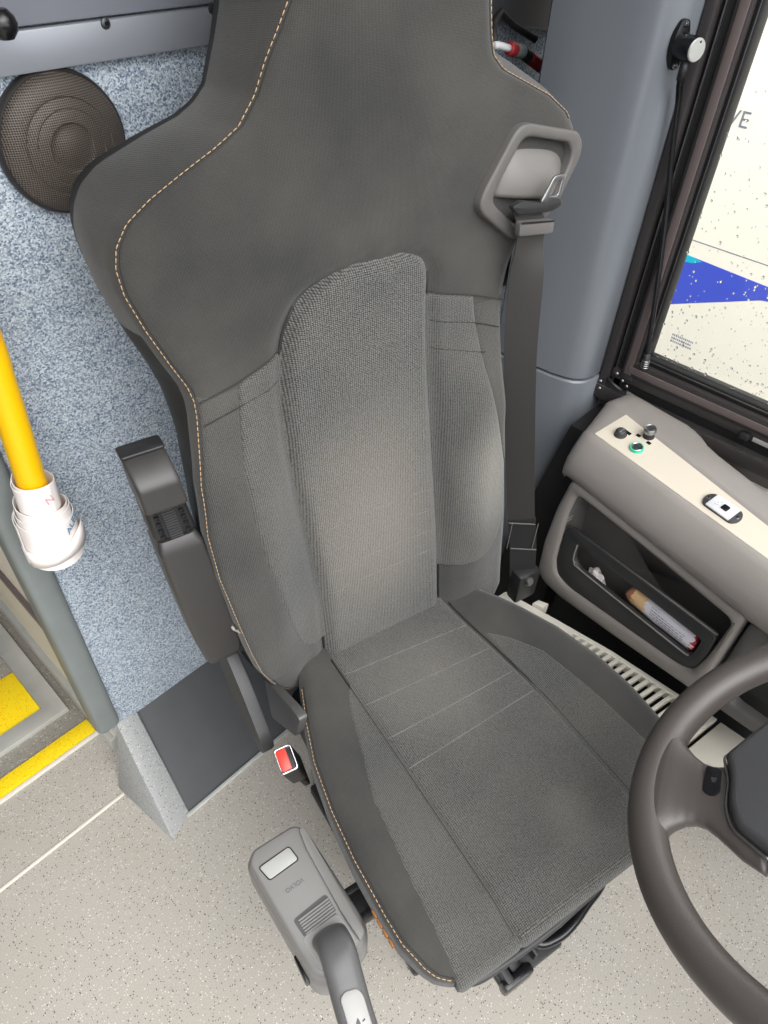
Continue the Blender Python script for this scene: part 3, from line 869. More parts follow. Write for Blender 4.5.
def csurf(u, s, off):
    """s beyond .505 runs down the front of the cushion"""
    if s <= .505: return (u, -s, .48 + hfun(u, s) + off)
    e = min(s - .505, FS[-1])
    ss, dr = float(np.interp(e, FS, FA[:, 0])), float(np.interp(e, FS, FA[:, 1]))
    s1, d1 = float(np.interp(min(e + .003, FS[-1]), FS, FA[:, 0])), float(np.interp(min(e + .003, FS[-1]), FS, FA[:, 1]))
    s2, d2 = float(np.interp(max(e - .003, 0), FS, FA[:, 0])), float(np.interp(max(e - .003, 0), FS, FA[:, 1]))
    l = math.hypot(s1 - s2, d1 - d2) or 1
    return (u, -(ss + off * (d1 - d2) / l), .48 + hfun(u, .505) - dr + off * (s1 - s2) / l)
overlay('cushion_center_panel', lambda s: -.127 + .0 * s, lambda s: .115 + .02 * sm(0, .3, s), -.06, .536, csurf, M['coarse_c'], seat, lift=.004, tuck=.004, nv=140, nu=50, edge=.014)
CIL = chain([(.075, -.1235), (.085, -.134), (.098, -.143), (.128, -.154), (.172, -.167), (.266, -.198), (.381, -.212), (.492, -.221), (.54, -.222)])
overlay('cushion_side_insert', CIL, lambda s: -.121, .075, .535, csurf, M['insert'], seat, lift=.002, tuck=.002, nv=100, nu=24, edge=.007)
CIR = chain([(.095, .115), (.105, .125), (.112, .135), (.125, .147), (.143, .160), (.197, .186), (.292, .200), (.407, .211), (.54, .217)])
overlay('cushion_side_insert', lambda s: .127, CIR, .10, .535, csurf, M['insert'], seat, lift=.002, tuck=.002, nv=100, nu=24, edge=.007)
seams('quilt_line', [[(-.122, .057), (0, .068), (.11, .079)], [(-.124, .125), (0, .133), (.112, .140)], [(-.124, .193), (0, .196), (.118, .197)], [(-.124, .249), (0, .246), (.122, .243)]],
      csurf, .0006, M['quilt_d'], cush, .0040)
for c_ in (-.1275, .1325):
    seams('panel_seam', [[(c_ * (1 if c_ < 0 else float(.115 + .02 * sm(0, .3, s_)) / .1325 + .004), s_) for s_ in np.linspace(.02, .50, 20)]], lambda u, s_, off: csurf(u, s_, off), .0013, M['shell_shade'], cush, .0012)
def cedge(u, s):
    a, b = float(QL(s)), float(QR(s)); d = max(0, min(u - a, b - u)); return hfun(u, s) - .014 * (1 - min(1, d / .022)) ** 2
ss_ = list(np.arange(.05, .50, .004))
Vd, Fd = dashes([(float(QL(s)) + .003, -s, .48 + cedge(float(QL(s)) + .003, s) + .001) for s in ss_]); obj('stitching', Vd, Fd, M['thread'], cush)
tube('edge_piping', [(float(QL(s)) + .007, -s, .48 + cedge(float(QL(s)) + .007, s)) for s in ss_], .0011, M['seam'], cush, 6)
# orange woven tag on the left flank
bm = bmesh.new()
for k in range(4):
    s = .375 + k * .0135; x = float(QL(s)) - .0015
    addbox(bm, x - .0015, x + .002, -s - .0110, -s, .446, .455, .0008)
frombm('orange_tag', bm, M['thread_o'], cush, angle=40)['label'] = 'orange stitched tag'

# ---- under the cushion
bm = bmesh.new(); prism('p', roundpoly([(-.235, -.42), (-.19, -.465), (.19, -.465), (.235, -.42), (.20, .02), (-.20, .02)], .03), .335, .382, None, bm_in=bm, bev=.006)
frombm('seat_pan', bm, M['blackp'], seat, angle=40)
bm = bmesh.new()
for i in range(6):
    g = .012 if i % 2 else 0
    addbox(bm, -.15 + g, .15 - g, -.36 + g, -.02 - g, .03 + i * .05, .078 + i * .05, .012)
frombm('suspension_bellows', bm, M['rubber'], seat, angle=40)
box('base_plate', -.18, .18, -.40, .0, 0, .03, M['blackp'], seat, .006)
# slide rail sticking out below the front edge
bm = bmesh.new()
addbox(bm, -.122, -.006, -.522, -.30, .246, .262, .003)
addbox(bm, -.118, -.106, -.522, -.30, .250, .285, .002)
addbox(bm, -.100, -.080, -.515, -.30, .255, .272, .004)
addbox(bm, -.014, -.006, -.500, -.30, .250, .285, .002)
addbox(bm, -.060, -.052, -.515, -.30, .260, .285, .002)
addbox(bm, -.034, -.028, -.505, -.30, .250, .282, .002)
for k in range(4): addbox(bm, -.050, -.036, -.500 + k * .022, -.490 + k * .022, .260, .276, .002)
frombm('slide_rail', bm, M['blackp'], seat, angle=40)
box('rail_end_cap', -.124, -.070, -.528, -.512, .244, .280, M['blackg'], seat, .005)
# release bar hugging the front edge
tube('front_trim_bar', smoothpath([(-.212, -.492, .434), (-.195, -.508, .434), (-.155, -.513, .432), (-.082, -.515, .430), (-.026, -.513, .430), (.039, -.508, .432), (.10, -.50, .436)], 30), .0055, M['darkgrey'], seat, 10)
box('handle_plate', -.085, .10, -.497, -.38, .348, .362, M['blackp'], seat, .004)
tube('lift_handle', smoothpath([(-.085, -.47, .372), (-.072, -.510, .362), (-.044, -.520, .360), (-.014, -.519, .360), (.024, -.510, .360), (.066, -.499, .360), (.10, -.47, .368)], 30), .0075, M['blackg'], seat, 10)
# grey side shield with pivot, left
sh = [(.09, .50), (.035, .565), (-.03, .512), (-.082, .455), (-.090, .428), (-.065, .398), (.05, .41)]
SHM = frame4((-.272, 0, 0), (0, 1, 0), (0, 0, 1), (1, 0, 0))
prism('side_shield', roundpoly(sh, .015), -.016, .004, M['darkgrey'], seat, SHM, .004)
prism('shield_bracket', roundpoly([(.01, .47), (-.10, .535), (-.128, .545), (-.105, .46), (.0, .36)], .012), 0, .014, M['gear_d'], seat, frame4((-.238, 0, 0), (0, 1, 0), (0, 0, 1), (1, 0, 0)), .003)
# ---- armrest folded up along the backrest
ax_ = [(-.279, .60), (-.308, .545), (-.332, .555), (-.338, .64), (-.345, .76), (-.352, .86), (-.356, .93), (-.354, .975)]
bx_ = [(-.262, .60), (-.258, .56), (-.262, .66), (-.272, .74), (-.283, .80), (-.292, .87), (-.297, .93), (-.302, .978)]
arm = empty('armrest'); arm.parent = seat
def armprof(t):  # along the arm 0 bottom .. 1 top : left u, right u, z ; y front/back
    z = .572 + .383 * t
    l = np.interp(t, [0, .05, .2, .5, .75, .9, 1], [-.312, -.322, -.331, -.341, -.346, -.349, -.351])
    r = np.interp(t, [0, .06, .2, .4, .6, .8, 1], [-.276, -.266, -.267, -.275, -.285, -.294, -.301])
    return float(l), float(r), z
def armloft(name, t0, t1, yf, yb, mat, ins=.0, n=26, rr=.007, parent=arm, capr=.012):
    V = []; F = []; m = None
    for i in range(n):
        t = t0 + (t1 - t0) * i / (n - 1)
        l, r, z = armprof(t); l += ins; r -= ins
        e = min(i / (n - 1), 1 - i / (n - 1)) * abs(t1 - t0) * .435
        q = capr * (1 - min(1, e / capr)) ** 2 * .6
        yy0 = yf(t) + q; yy1 = yb(t) - q
        P = rrect(l + q * .5, r - q * .5, yy0, yy1, rr, 4); m = len(P)
        V += [(p[0], p[1], z) for p in P]
    for i in range(n - 1):
        for k in range(m): F.append((i * m + k, i * m + (k + 1) % m, (i + 1) * m + (k + 1) % m, (i + 1) * m + k))
    F.append(tuple(range(m))); F.append(tuple((n - 1) * m + k for k in range(m)))
    o = obj(name, V, F, mat, parent); o.data.set_sharp_from_angle(angle=math.radians(45)); return o
yf = lambda t: .0 + .024 * t - .010 * math.sin(PI * t)
yb = lambda t: .052 + .016 * t
armloft('arm_body', 0, .70, yf, yb, M['arm'])
armloft('arm_cap', .850, 1.0, lambda t: yf(t) - .010 + .030 * max(0, (t - .93) / .07) ** 2, yb, M['arm'], rr=.006, capr=.004)
armloft('arm_cap_top', .999, 1.012, lambda t: yf(1.0) + .022, lambda t: yb(1.0) + .003, M['blackp'], ins=-.001, rr=.004, n=6, capr=.002)
armloft('keypad_recess', .695, .855, lambda t: yf(t) + .006, yb, M['blackp'], ins=.001)
# keypad: two columns of small keys with a ridged thumb pad
for k in range(5):
    t = .725 + k * .026
    l, r, z = armprof(t)
    for f in (.16, .74):
        x = l + (r - l) * f
        bm = bmesh.new(); addbox(bm, x, x + .006, yf(t) + .003, yf(t) + .008, z - .003, z + .004, .001); frombm('keypad_key', bm, M['blackg'], arm, angle=40)

bm = bmesh.new()
for k in range(13):
    t = .716 + k * .010; l, r, z = armprof(t); x = (l + r) / 2
    addbox(bm, x - .008, x + .008, yf(t) + .0025, yf(t) + .008, z - .0013, z + .0013, .0006)
frombm('thumb_pad', bm, M['darkgrey'], arm, angle=40)
lathe('pivot_bolt', [(.0001, .014), (.008, .014), (.011, .011), (.011, 0), (.014, -.001), (.014, -.004)], M['chrome'], arm, 24,
      Matrix.Translation((-.264, -.002, .650)) @ Matrix.Rotation(math.radians(70), 4, 'X'))
box('pivot_arm', -.270, -.240, .006, .05, .57, .665, M['blackp'], arm, .005)

# ---- belt guide bezel let into the right shoulder
bz = [(.212, .757), (.296, .738), (.306, .722), (.303, .705), (.272, .652), (.255, .640), (.215, .622), (.200, .622), (.148, .662), (.141, .674), (.147, .690), (.188, .748), (.198, .756)]
bz = [(u - .002, v) for u, v in bz]
cb = np.mean(np.array(bz), 0)
inner = [(cb[0] + (u - cb[0]) * .76 + .002, cb[1] + (v - cb[1]) * .77) for u, v in bz]
BM = frame4(tuple(BP(0, 0, 0)), (1, 0, 0), tuple(Uv), tuple(Nv))
gz = empty('belt_guide'); gz.parent = seat
ring('bezel', roundpoly(bz, .018, 5), roundpoly(inner, .014, 5), -.02, .0135, M['bezel'], gz, BM, .004)
prism('recess', roundpoly(inner, .010, 4), -.02, -.012, M['blackp'], gz, BM)
# rounded hood over the slot
V = []; F = []; nu_, nv_ = 14, 14
for i in range(nv_):
    f = i / (nv_ - 1); v = .742 - f * .064
    for k in range(nu_):
        g = k / (nu_ - 1)
        ul_ = .180 + f * -.012; ur_ = .288 - f * .006
        u = ul_ + (ur_ - ul_) * g; vv = v - .018 * g + .012 * f * (2 * g - 1) ** 2 * 0 + f * .016 * (.5 - abs(g - .5)) * 0
        w = -.012 + .027 * math.sin(PI * min(1, .12 + .88 * f) * .62) * (1 - .55 * abs(2 * g - 1) ** 3)
        V.append(BP(u, vv, w))
tp_ = len(V)
V += [BP(0, 0, 0) + (np.array(p) - BP(0, 0, 0)) - Nv * .004 for p in V[:tp_]]
for i in range(nv_ - 1):
    for k in range(nu_ - 1):
        q = (i * nu_ + k, i * nu_ + k + 1, (i + 1) * nu_ + k + 1, (i + 1) * nu_ + k); F.append(q); F.append(tuple(tp_ + j for j in reversed(q)))
rim = list(range(nu_)) + [i * nu_ + nu_ - 1 for i in range(1, nv_)] + [(nv_ - 1) * nu_ + k for k in range(nu_ - 2, -1, -1)] + [i * nu_ for i in range(nv_ - 2, 0, -1)]
for i in range(len(rim)): F.append((rim[i], rim[(i + 1) % len(rim)], tp_ + rim[(i + 1) % len(rim)], tp_ + rim[i]))
obj('hood', V, F, M['bezel_l'], gz)

# ================================================================== SEAT BELT (hangs from the guide)
belt = empty('seat_belt', tuple(SEATM @ Vector((.27, .0, .0))), (0, 0, psi))
tag(belt, 'black seat belt hanging down beside the seat back with its metal tongue', 'seat belt')
BO = Vector((.27, .0, .0))
def web(name, path, wid, mat, parent, th=.0016, n=60, org=BO):
    """path of (centre, half-width dir)"""
    C_ = smoothpath([p[0] for p in path], n); D_ = smoothpath([p[1] for p in path], n)
    V = []; F = []
    for i, (c, d) in enumerate(zip(C_, D_)):
        t = np.array(C_[min(i + 1, len(C_) - 1)]) - np.array(C_[max(i - 1, 0)]); t /= np.linalg.norm(t)
        d = np.array(d, float); d -= t * (d @ t); d /= np.linalg.norm(d); nn = np.cross(t, d)
        wd = wid if not hasattr(wid, '__len__') else np.interp(i / (len(C_) - 1), np.linspace(0, 1, len(wid)), wid)
        for a, b in ((-1, -1), (-.5, -1.1), (0, -1.15), (.5, -1.1), (1, -1), (1, 1), (.5, 1.1), (0, 1.15), (-.5, 1.1), (-1, 1)):
            V.append(c + d * wd / 2 * a + nn * th / 2 * b - np.array(org))
    m = 10
    for i in range(len(C_) - 1):
        for k in range(m): F.append((i * m + k, i * m + (k + 1) % m, (i + 1) * m + (k + 1) % m, (i + 1) * m + k))
    F.append(tuple(range(m))); F.append(tuple((len(C_) - 1) * m + k for k in range(m)))
    o = obj(name, V, F, mat, parent); o.data.set_sharp_from_angle(angle=math.radians(50)); return o
g0 = BP(.206, .663, .010); g1 = BP(.208, .656, .024); g2 = BP(.211, .640, .032); g3 = BP(.212, .615, .030)
web('webbing', [((g0), (1, -.1, -.25)), ((g1), (1, 0, -.15)), ((g2), (1, 0, -.08)), ((g3), (1, 0, -.05)),
                ((.213, .030, 1.05), (.9, -.4, 0)), ((.222, .026, .95), (.8, -.55, 0)), ((.236, .02, .853), (.78, -.6, 0)), ((.276, .008, .631), (.78, -.6, 0)), ((.300, -.004, .50), (.85, -.5, 0)), ((.305, -.012, .43), (.9, -.4, 0))],
    [.042, .048, .048, .048, .048, .048, .048, .048, .048, .048], M['belt'], belt, n=90)
TM = frame4(tuple(BP(.212, .664, .036) - np.array(BO)), (math.cos(.12), 0, -math.sin(.12)), tuple(Uv), tuple(Nv)) @ Matrix.Scale(1.12, 4)
prism('tongue', roundpoly([(-.040, .004), (-.026, .010), (.010, .006), (.018, .012), (.033, .010), (.036, .002), (.02, -.004), (-.03, -.004)], .004), -.003, .004, M['blackp'], belt, TM, .0015)
ring('tongue_blade', roundpoly([(.004, .006), (.022, .034), (.040, .036), (.036, .012), (.026, .004)], .004, 3), roundpoly([(.018, .012), (.026, .028), (.034, .030), (.030, .014)], .002, 3), -.001, .0015, M['steel'], belt, TM, .0006, 60)
prism('belt_keeper', rrect(-.0265, .0265, -.028, -.012, .003, 3), -.003, .0048, M['bezel'], belt, TM, .0015)
prism('keeper_edge', rrect(-.0255, .0255, -.0145, -.0125, .0008, 2), .0035, .0056, M['chrome'], belt, TM)
# sewn sleeve and anchor at the lower end
web('anchor_sleeve', [((.284, .003, .585), (.80, -.58, 0)), ((.298, -.003, .51), (.84, -.52, 0)), ((.304, -.011, .44), (.9, -.42, 0))], .050, M['rubber'], belt, th=.006, n=20)
bm = bmesh.new()
def lblock(bm, c, d, sx, sz, th=.001):
    d = Vector(d).normalized(); z = Vector((0, 0, 1)); n_ = d.cross(z)
    addbox(bm, -sx / 2, sx / 2, -th / 2, th / 2, -sz / 2, sz / 2, 0, frame4(tuple(Vector(c) - BO), tuple(d), tuple(-n_), tuple(z)))
dd = Vector((.82, -.56, 0)).normalized(); nn_ = Vector((-.56, -.82, 0)).normalized() * .0042
lblock(bm, Vector((.2845, .002, .578)) + nn_, dd, .048, .0022); lblock(bm, Vector((.2985, -.004, .508)) + nn_, dd, .049, .0022)
lblock(bm, Vector((.2915, 0, .543)) + nn_ - dd * .0235, dd, .0012, .07); lblock(bm, Vector((.2915, 0, .543)) + nn_ + dd * .0235, dd, .0012, .07)
frombm('sleeve_stitching', bm, M['bezel_l'], belt)
box('anchor_block', .282 - .27, .335 - .27, -.032, -.002, .375, .452, M['blackp'], belt, .006)
lathe('anchor_bolt', [(.0001, .008), (.007, .008), (.009, .005), (.009, 0)], M['steel'], belt, 16, Matrix.Translation((.030, -.034, .440)) @ Matrix.Rotation(math.radians(60), 4, 'X'))

# ---- buckle on its stalk
bk = empty('seat_belt_buckle', tuple(SEATM @ Vector((-.262, -.11, .0))), (0, 0, psi))
tag(bk, 'black seat belt buckle with red button at the left side of the cushion', 'buckle')
KM = Matrix.Translation((.001, -.016, .432)) @ Matrix.Rotation(math.radians(16), 4, 'X') @ Matrix.Rotation(math.radians(-12), 4, 'Y') @ Matrix.Rotation(math.radians(-96), 4, 'Z')
bm = bmesh.new(); addbox(bm, -.020, .020, -.014, .014, -.085, .048, .005, KM, 3); frombm('housing', bm, M['blackp'], bk, angle=40)
ring('button_frame', rrect(-.0195, .0195, -.0135, .0135, .004, 3), rrect(-.0165, .0165, -.0115, .0105, .003, 3), .044, .0515, M['chrome'], bk, KM, .001, 60)
bm = bmesh.new(); addbox(bm, -.0160, .0160, -.0112, .0040, .040, .0510, .002, KM); frombm('release_button', bm, M['red'], bk, angle=40)['label'] = 'red release button'
bm = bmesh.new(); addbox(bm, -.0135, .0135, .0055, .0095, .040, .0485, .0005, KM); frombm('tongue_slot', bm, M['rubber'], bk, angle=40)
bm = bmesh.new(); addbox(bm, -.013, .013, -.006, .006, -.23, -.083, .003, KM); frombm('stalk', bm, M['rubber'], bk, angle=40)

# ================================================================== GEAR SELECTOR
gs = empty('gear_selector', tuple(SEATM @ Vector((-.33, -.30, 0))), (0, 0, psi))
tag(gs, 'grey gear selector box with pad and lever left of the cushion', 'gear selector')
def G(p): return p
# local: x lateral, y = -(s-.30), z
top = [(-.377, .222), (-.366, .208), (-.296, .206), (-.284, .220), (-.272, .368), (-.284, .394), (-.350, .406), (-.364, .392)]
gp = roundpoly([(u + .33, -(s - .30)) for u, s in top], .014, 5)
gp_in = [(x * .86, y * .93) for x, y in gp]
V = []; F = []; n = len(gp)
lv = [(1.0, .335), (1.03, .338), (1.06, .350), (1.06, .392), (1.03, .398), (1.0, .400), (.985, .412), (.95, .418), (.88, .4205)]
for s, z in lv:
    for x, y in gp: V.append((x * s, y * (1 - (1 - s) * .6), z))
for i in range(len(lv) - 1):
    for k in range(n): F.append((i * n + k, i * n + (k + 1) % n, (i + 1) * n + (k + 1) % n, (i + 1) * n + k))
F.append(tuple(range(n))); F.append(tuple((len(lv) - 1) * n + k for k in range(n)))
o = obj('housing', V, F, M['gear'], gs); o.data.set_sharp_from_angle(angle=math.radians(45))
ZT = .4205
prism('side_rib', roundpoly([(.036, .080), (.044, .078), (.050, -.085), (.038, -.092), (.034, -.05), (.032, .05)], .004), .39, ZT + .006, M['gear'], gs, None, .003)
prism('display_pad', roundpoly([(-.036, .062), (.012, .066), (.016, .044), (-.030, .040)], .004), ZT - .002, ZT + .0018, M['lcd'], gs, None, .0008)
ring('display_gasket', roundpoly([(-.0375, .0635), (.0135, .0675), (.0178, .0425), (-.0315, .0385)], .005), roundpoly([(-.036, .062), (.012, .066), (.016, .044), (-.030, .040)], .004), ZT - .002, ZT + .0012, M['rubber'], gs, None, .0003, 80)
text('lettering', 'VOLVO', .0085, Matrix.Translation((-.004, .016, ZT + .0002)) @ Matrix.Rotation(PI + .06, 4, 'Z'), M['gear_d'], gs, .0003)
# quadrant slot with ribbed slider
prism('slot_recess', roundpoly([(-.026, -.022), (.028, -.016), (.030, -.046), (-.022, -.050)], .006), ZT - .004, ZT + .0006, M['gear_d'], gs)
bm = bmesh.new()
for k in range(6):
    y = -.026 - k * .0038
    addbox(bm, -.022, .026, y - .0013, y + .0013, ZT - .002, ZT + .0035 - k * .0002, .0008, Matrix.Rotation(.07, 4, 'Z'))
frombm('ribbed_slider', bm, M['gear'], gs, angle=40)
prism('lever_base', roundpoly([(-.026, -.048), (.030, -.046), (.036, -.085), (.02, -.10), (-.022, -.095)], .008), ZT - .004, ZT + .002, M['gear_l'], gs, None, .001)
# lever
LP = [(.004, -.066, .424), (.0045, -.076, .446), (.003, -.096, .456), (-.003, -.125, .452), (-.010, -.160, .444), (-.014, -.190, .436), (-.016, -.203, .432)]
LP = smoothpath(LP, 36); m = len(LP)
V = []; F = []; sg = 20
for i, c in enumerate(LP):
    t = np.array(LP[min(i + 1, m - 1)]) - np.array(LP[max(i - 1, 0)]); t /= np.linalg.norm(t)
    side = np.array([1, 0, 0]) - t * t[0]; side /= np.linalg.norm(side); up = np.cross(side, t)
    f = i / (m - 1); hw = np.interp(f, [0, .1, .4, .75, .92, 1], [.022, .0235, .0235, .0225, .018, .006]); hh = np.interp(f, [0, .2, .6, .92, 1], [.012, .013, .014, .012, .005])
    for k in range(sg):
        a = 2 * PI * k / sg; ca, sa = math.cos(a), math.sin(a)
        q = (abs(ca) ** .75) * (1 if ca > 0 else -1), (abs(sa) ** .75) * (1 if sa > 0 else -1)
        V.append(np.array(c) + side * hw * q[0] + up * hh * q[1])
for i in range(m - 1):
    for k in range(sg): F.append((i * sg + k, i * sg + (k + 1) % sg, (i + 1) * sg + (k + 1) % sg, (i + 1) * sg + k))
F.append(tuple(range(sg))); F.append(tuple((m - 1) * sg + k for k in range(sg)))
lever = obj('lever', V, F, M['gear_d'], gs)
LM = Matrix.Translation((-.0105, -.166, .4575)) @ Matrix.Rotation(math.radians(12), 4, 'X') @ Matrix.Rotation(-.15, 4, 'Z')
prism('lever_button', roundpoly([(-.013, .024), (-.006, .029), (.010, .027), (.015, .018), (.014, -.02), (.008, -.028), (-.008, -.028), (-.014, -.02)], .006), -.006, .003, M['gear_l'], lever, LM, .002)['label'] = 'pale thumb button'
prism('button_symbol', roundpoly([(-.004, -.006), (.000, -.001), (.0015, -.006), (.001, -.010), (-.003, -.011)], .001), .003, .0034, M['blackg'], lever, LM)
prism('button_symbol', roundpoly([(.004, -.006), (.008, -.0045), (.008, -.0065), (.004, -.0075)], .0005), .003, .0034, M['blackg'], lever, LM)
# mounting bracket to the seat
bm = bmesh.new()
addbox(bm, .046, .1005, -.022, -.010, .350, .372, .003); addbox(bm, .046, .0985, -.062, -.050, .350, .372, .003); addbox(bm, .050, .096, -.055, -.015, .352, .366, .003)
frombm('mounting_bracket', bm, M['blackp'], gs, angle=40)
bm = bmesh.new(); addbox(bm, -.0425, -.036, -.088, -.052, .365, .388, .002); frombm('side_switch', bm, M['blackg'], gs, angle=40)

# ================================================================== SPEAKER
sp = empty('round_speaker', (.377, .861, 1.214))
tag(sp, 'round black mesh speaker on the carpeted wall left of the headrest', 'speaker')
SM = Matrix.Rotation(PI / 2, 4, 'X')
lathe('mounting_rim', [(.066, .0), (.0745, .0), (.0755, .006), (.0742, .011), (.0722, .0130), (.0705, .012)], M['spk_d'], sp, 72, SM)
lathe('mesh_grille', [(.0718, .010), (.0712, .0135), (.066, .0182), (.058, .0225), (.0520, .0245), (.0505, .0245), (.0495, .0235), (.0485, .0245), (.040, .027), (.0385, .0262), (.0375, .027), (.026, .0285), (.0245, .0265), (.018, .0255), (.012, .0272), (.006, .0285), (.0005, .0290)], M['spk'], sp, 72, SM)
lathe('center_dome', [(.0200, .0262), (.0170, .0268), (.0120, .0288), (.006, .0300), (.0005, .0304)], M['spk'], sp, 48, SM)

# ================================================================== YELLOW POLE AND PAPER ROLLS
pl = empty('grab_pole', (.185, .80, .66))
tag(pl, 'yellow grab pole beside the grey wall edge post', 'pole')
pole_pts = [(.206, .80, 2.04), (.206, .80, 1.15), (.202, .80, 1.0), (.195, .80, .89), (.1905, .80, .83), (.1865, .80, .775), (.1845, .80, .735)]
PP = smoothpath(pole_pts, 60)
rel(tube('pole', PP, .0185, M['pole'], None, 24), pl)
def paper_roll(name, c, axis, r0, turns, height, gap, label, skew=.0):
    e = empty(name, c); z = Vector(axis).normalized(); x = z.orthogonal().normalized(); y = z.cross(x)
    V = []; F = []; n = int(turns * 44)
    for i in range(n + 1):
        th = 2 * PI * i / 44 ; r = r0 + gap * i / 44
        h0 = -height / 2 - skew * (i / n) * .004 + .0035 * math.sin(th * .7) + .003 * math.sin(th * 1.0 + .6); h1 = h0 + height * (1 - (.06 + .10 * skew) * i / n) + .002 * math.sin(th * 1.9)
        for rr in (r, r + .0009):
            for h in (h0, h1):
                V.append((x * math.cos(th) + y * math.sin(th)) * rr + z * h)
    for i in range(n):
        a, b = i * 4, (i + 1) * 4
        F += [(a, a + 1, b + 1, b), (a + 2, b + 2, b + 3, a + 3), (a, b, b + 2, a + 2), (a + 1, a + 3, b + 3, b + 1)]
    F += [(0, 1, 3, 2), (n * 4, n * 4 + 2, n * 4 + 3, n * 4 + 1)]
    o = obj('paper_strip', V, F, M['paper'], e); o.data.set_sharp_from_angle(angle=math.radians(40))
    tag(e, label, 'paper roll', 'paper rolls on the yellow pole')
    return e, x, y, z
axp = (.15, -.1, 1)
e1, x1, y1, z1 = paper_roll('paper_roll', (.1925, .799, .834), (.07, 0, 1), .0232, 1.7, .046, .0020, 'small upper white paper roll around the yellow pole')
e2, x2, y2, z2 = paper_roll('paper_roll', (.189, .799, .777), (.06, 0, 1), .0300, 3.4, .090, .0024, 'larger lower white paper roll hanging on the yellow pole', 2)
# loose torn end hanging round the lower roll
V = []; F = []
for i in range(60):
    th = math.radians(150 + i * 4.6); r = .0405 + .0035 * (i / 59) ** 2; h0 = -.047 + .010 * math.sin(th + 2.4); h1 = h0 + .026 + .006 * math.sin(i * .21)
    for rr in (r, r + .0008):
        for h in (h0, h1): V.append((rr * math.cos(th), rr * math.sin(th), h))
for i in range(59):
    a, b = i * 4, (i + 1) * 4
    F += [(a, a + 1, b + 1, b), (a + 2, b + 2, b + 3, a + 3), (a, b, b + 2, a + 2), (a + 1, a + 3, b + 3, b + 1)]
F += [(0, 1, 3, 2), (236, 238, 239, 237)]
obj('loose_end', V, F, M['paper'], e2)
# printed marks on the rolls
def rollmark(e, r, th, h, body, size, mat, rot=.0):
    d = Vector((math.cos(th), math.sin(th), 0)); t = Vector((-math.sin(th), math.cos(th), 0))
    m4 = frame4(tuple(d * r + Vector((0, 0, h))), tuple(t), (0, 0, 1), tuple(d)) @ Matrix.Rotation(rot, 4, 'Z')
    return text('print', body, size, m4, mat, e, .0002)
M['pink'] = plain('print_pink', (225, 150, 150), .6); M['pblue'] = plain('print_blue', (80, 140, 175), .6)
rollmark(e2, .0398, math.radians(-55), .008, 'ALEF', .015, M['pblue'], .35)
rollmark(e1, .0280, math.radians(-80), .000, 'N', .016, M['pink'], .2)

# ================================================================== GOOSENECK ON THE PILLAR
gm = empty('gooseneck_lamp', (1.15, .52, 1.27))
tag(gm, 'black gooseneck with round base plate running down the pillar beside the window', 'gooseneck')
def relg(o): return rel(o, gm)
nx = Vector((-.34, -.94, .0)).normalized(); ux = Vector((0, 0, 1)); sx_ = ux.cross(nx)
GM = frame4((1.1495, .5155, 1.2745), tuple(sx_), tuple(ux), tuple(nx))
pl_ = roundpoly([(-.0065, .031), (.0065, .031), (.014, .012), (.014, -.012), (.0065, -.031), (-.0065, -.031), (-.014, -.012), (-.014, .012)], .012, 5)
relg(prism('base_plate', pl_, -.004, .0045, M['blackg'], None, GM, .0012))
for q in (.0255, -.0255):
    relg(lathe('screw', [(.0001, .003), (.003, .0028), (.0042, .0012), (.0044, 0)], M['chrome'], None, 16, GM @ Matrix.Translation((0, q, .0045))))
KM2 = GM @ Matrix.Translation((0.0, 0, .0))
relg(lathe('barrel', [(.0001, .0045), (.0155, .0045), (.0155, .034), (.0145, .0355)], M['blackg'], None, 36, KM2))
relg(lathe('barrel_cap', [(.0145, .0345), (.0148, .0362), (.0138, .0378), (.0001, .0378)], M['alu'], None, 36, KM2))
relg(lathe('cap_hole', [(.0001, .0381), (.0016, .0381), (.0016, .037)], M['blackg'], None, 12, KM2 @ Matrix.Translation((.002, .010, 0))))
b0 = GM @ Vector((0, -.012, .022))
gn = smoothpath([tuple(b0), (b0.x + .002, b0.y, b0.z - .03), (1.160, .496, 1.205), (1.171, .489, 1.14), (1.179, .477, 1.07), (1.181, .461, .99), (1.178, .443, .90), (1.177, .432, .835), (1.177, .426, .80)], 300)
rr_ = [.0043 + (.0007 if (i // 1) % 2 else -.0003) for i in range(len(gn))]
V, F = tubeverts(gn, rr_, 12); relg(obj('gooseneck', V, F, M['blackg']))
relg(tube('boot', [tuple(b0), tuple(b0 + Vector((.001, 0, -.028)))], .0062, M['blackp'], None, 16))
relg(tube('end_sleeve', [gn[-1], tuple(np.array(gn[-1]) + np.array([.001, -.003, -.030]))], .0066, M['rubber'], None, 16))
Vr = []; Fr = []
for k in range(4):
    c = np.array(gn[-1]) + np.array([.001, -.003, -.030]) * (.45 + .15 * k)
    v, f = tubeverts([tuple(c), tuple(c + np.array([0, 0, -.0018]))], .0073, 16); o_ = len(Vr); Vr += v; Fr += [tuple(i + o_ for i in q) for q in f]
relg(obj('sleeve_rings', Vr, Fr, M['steel']))

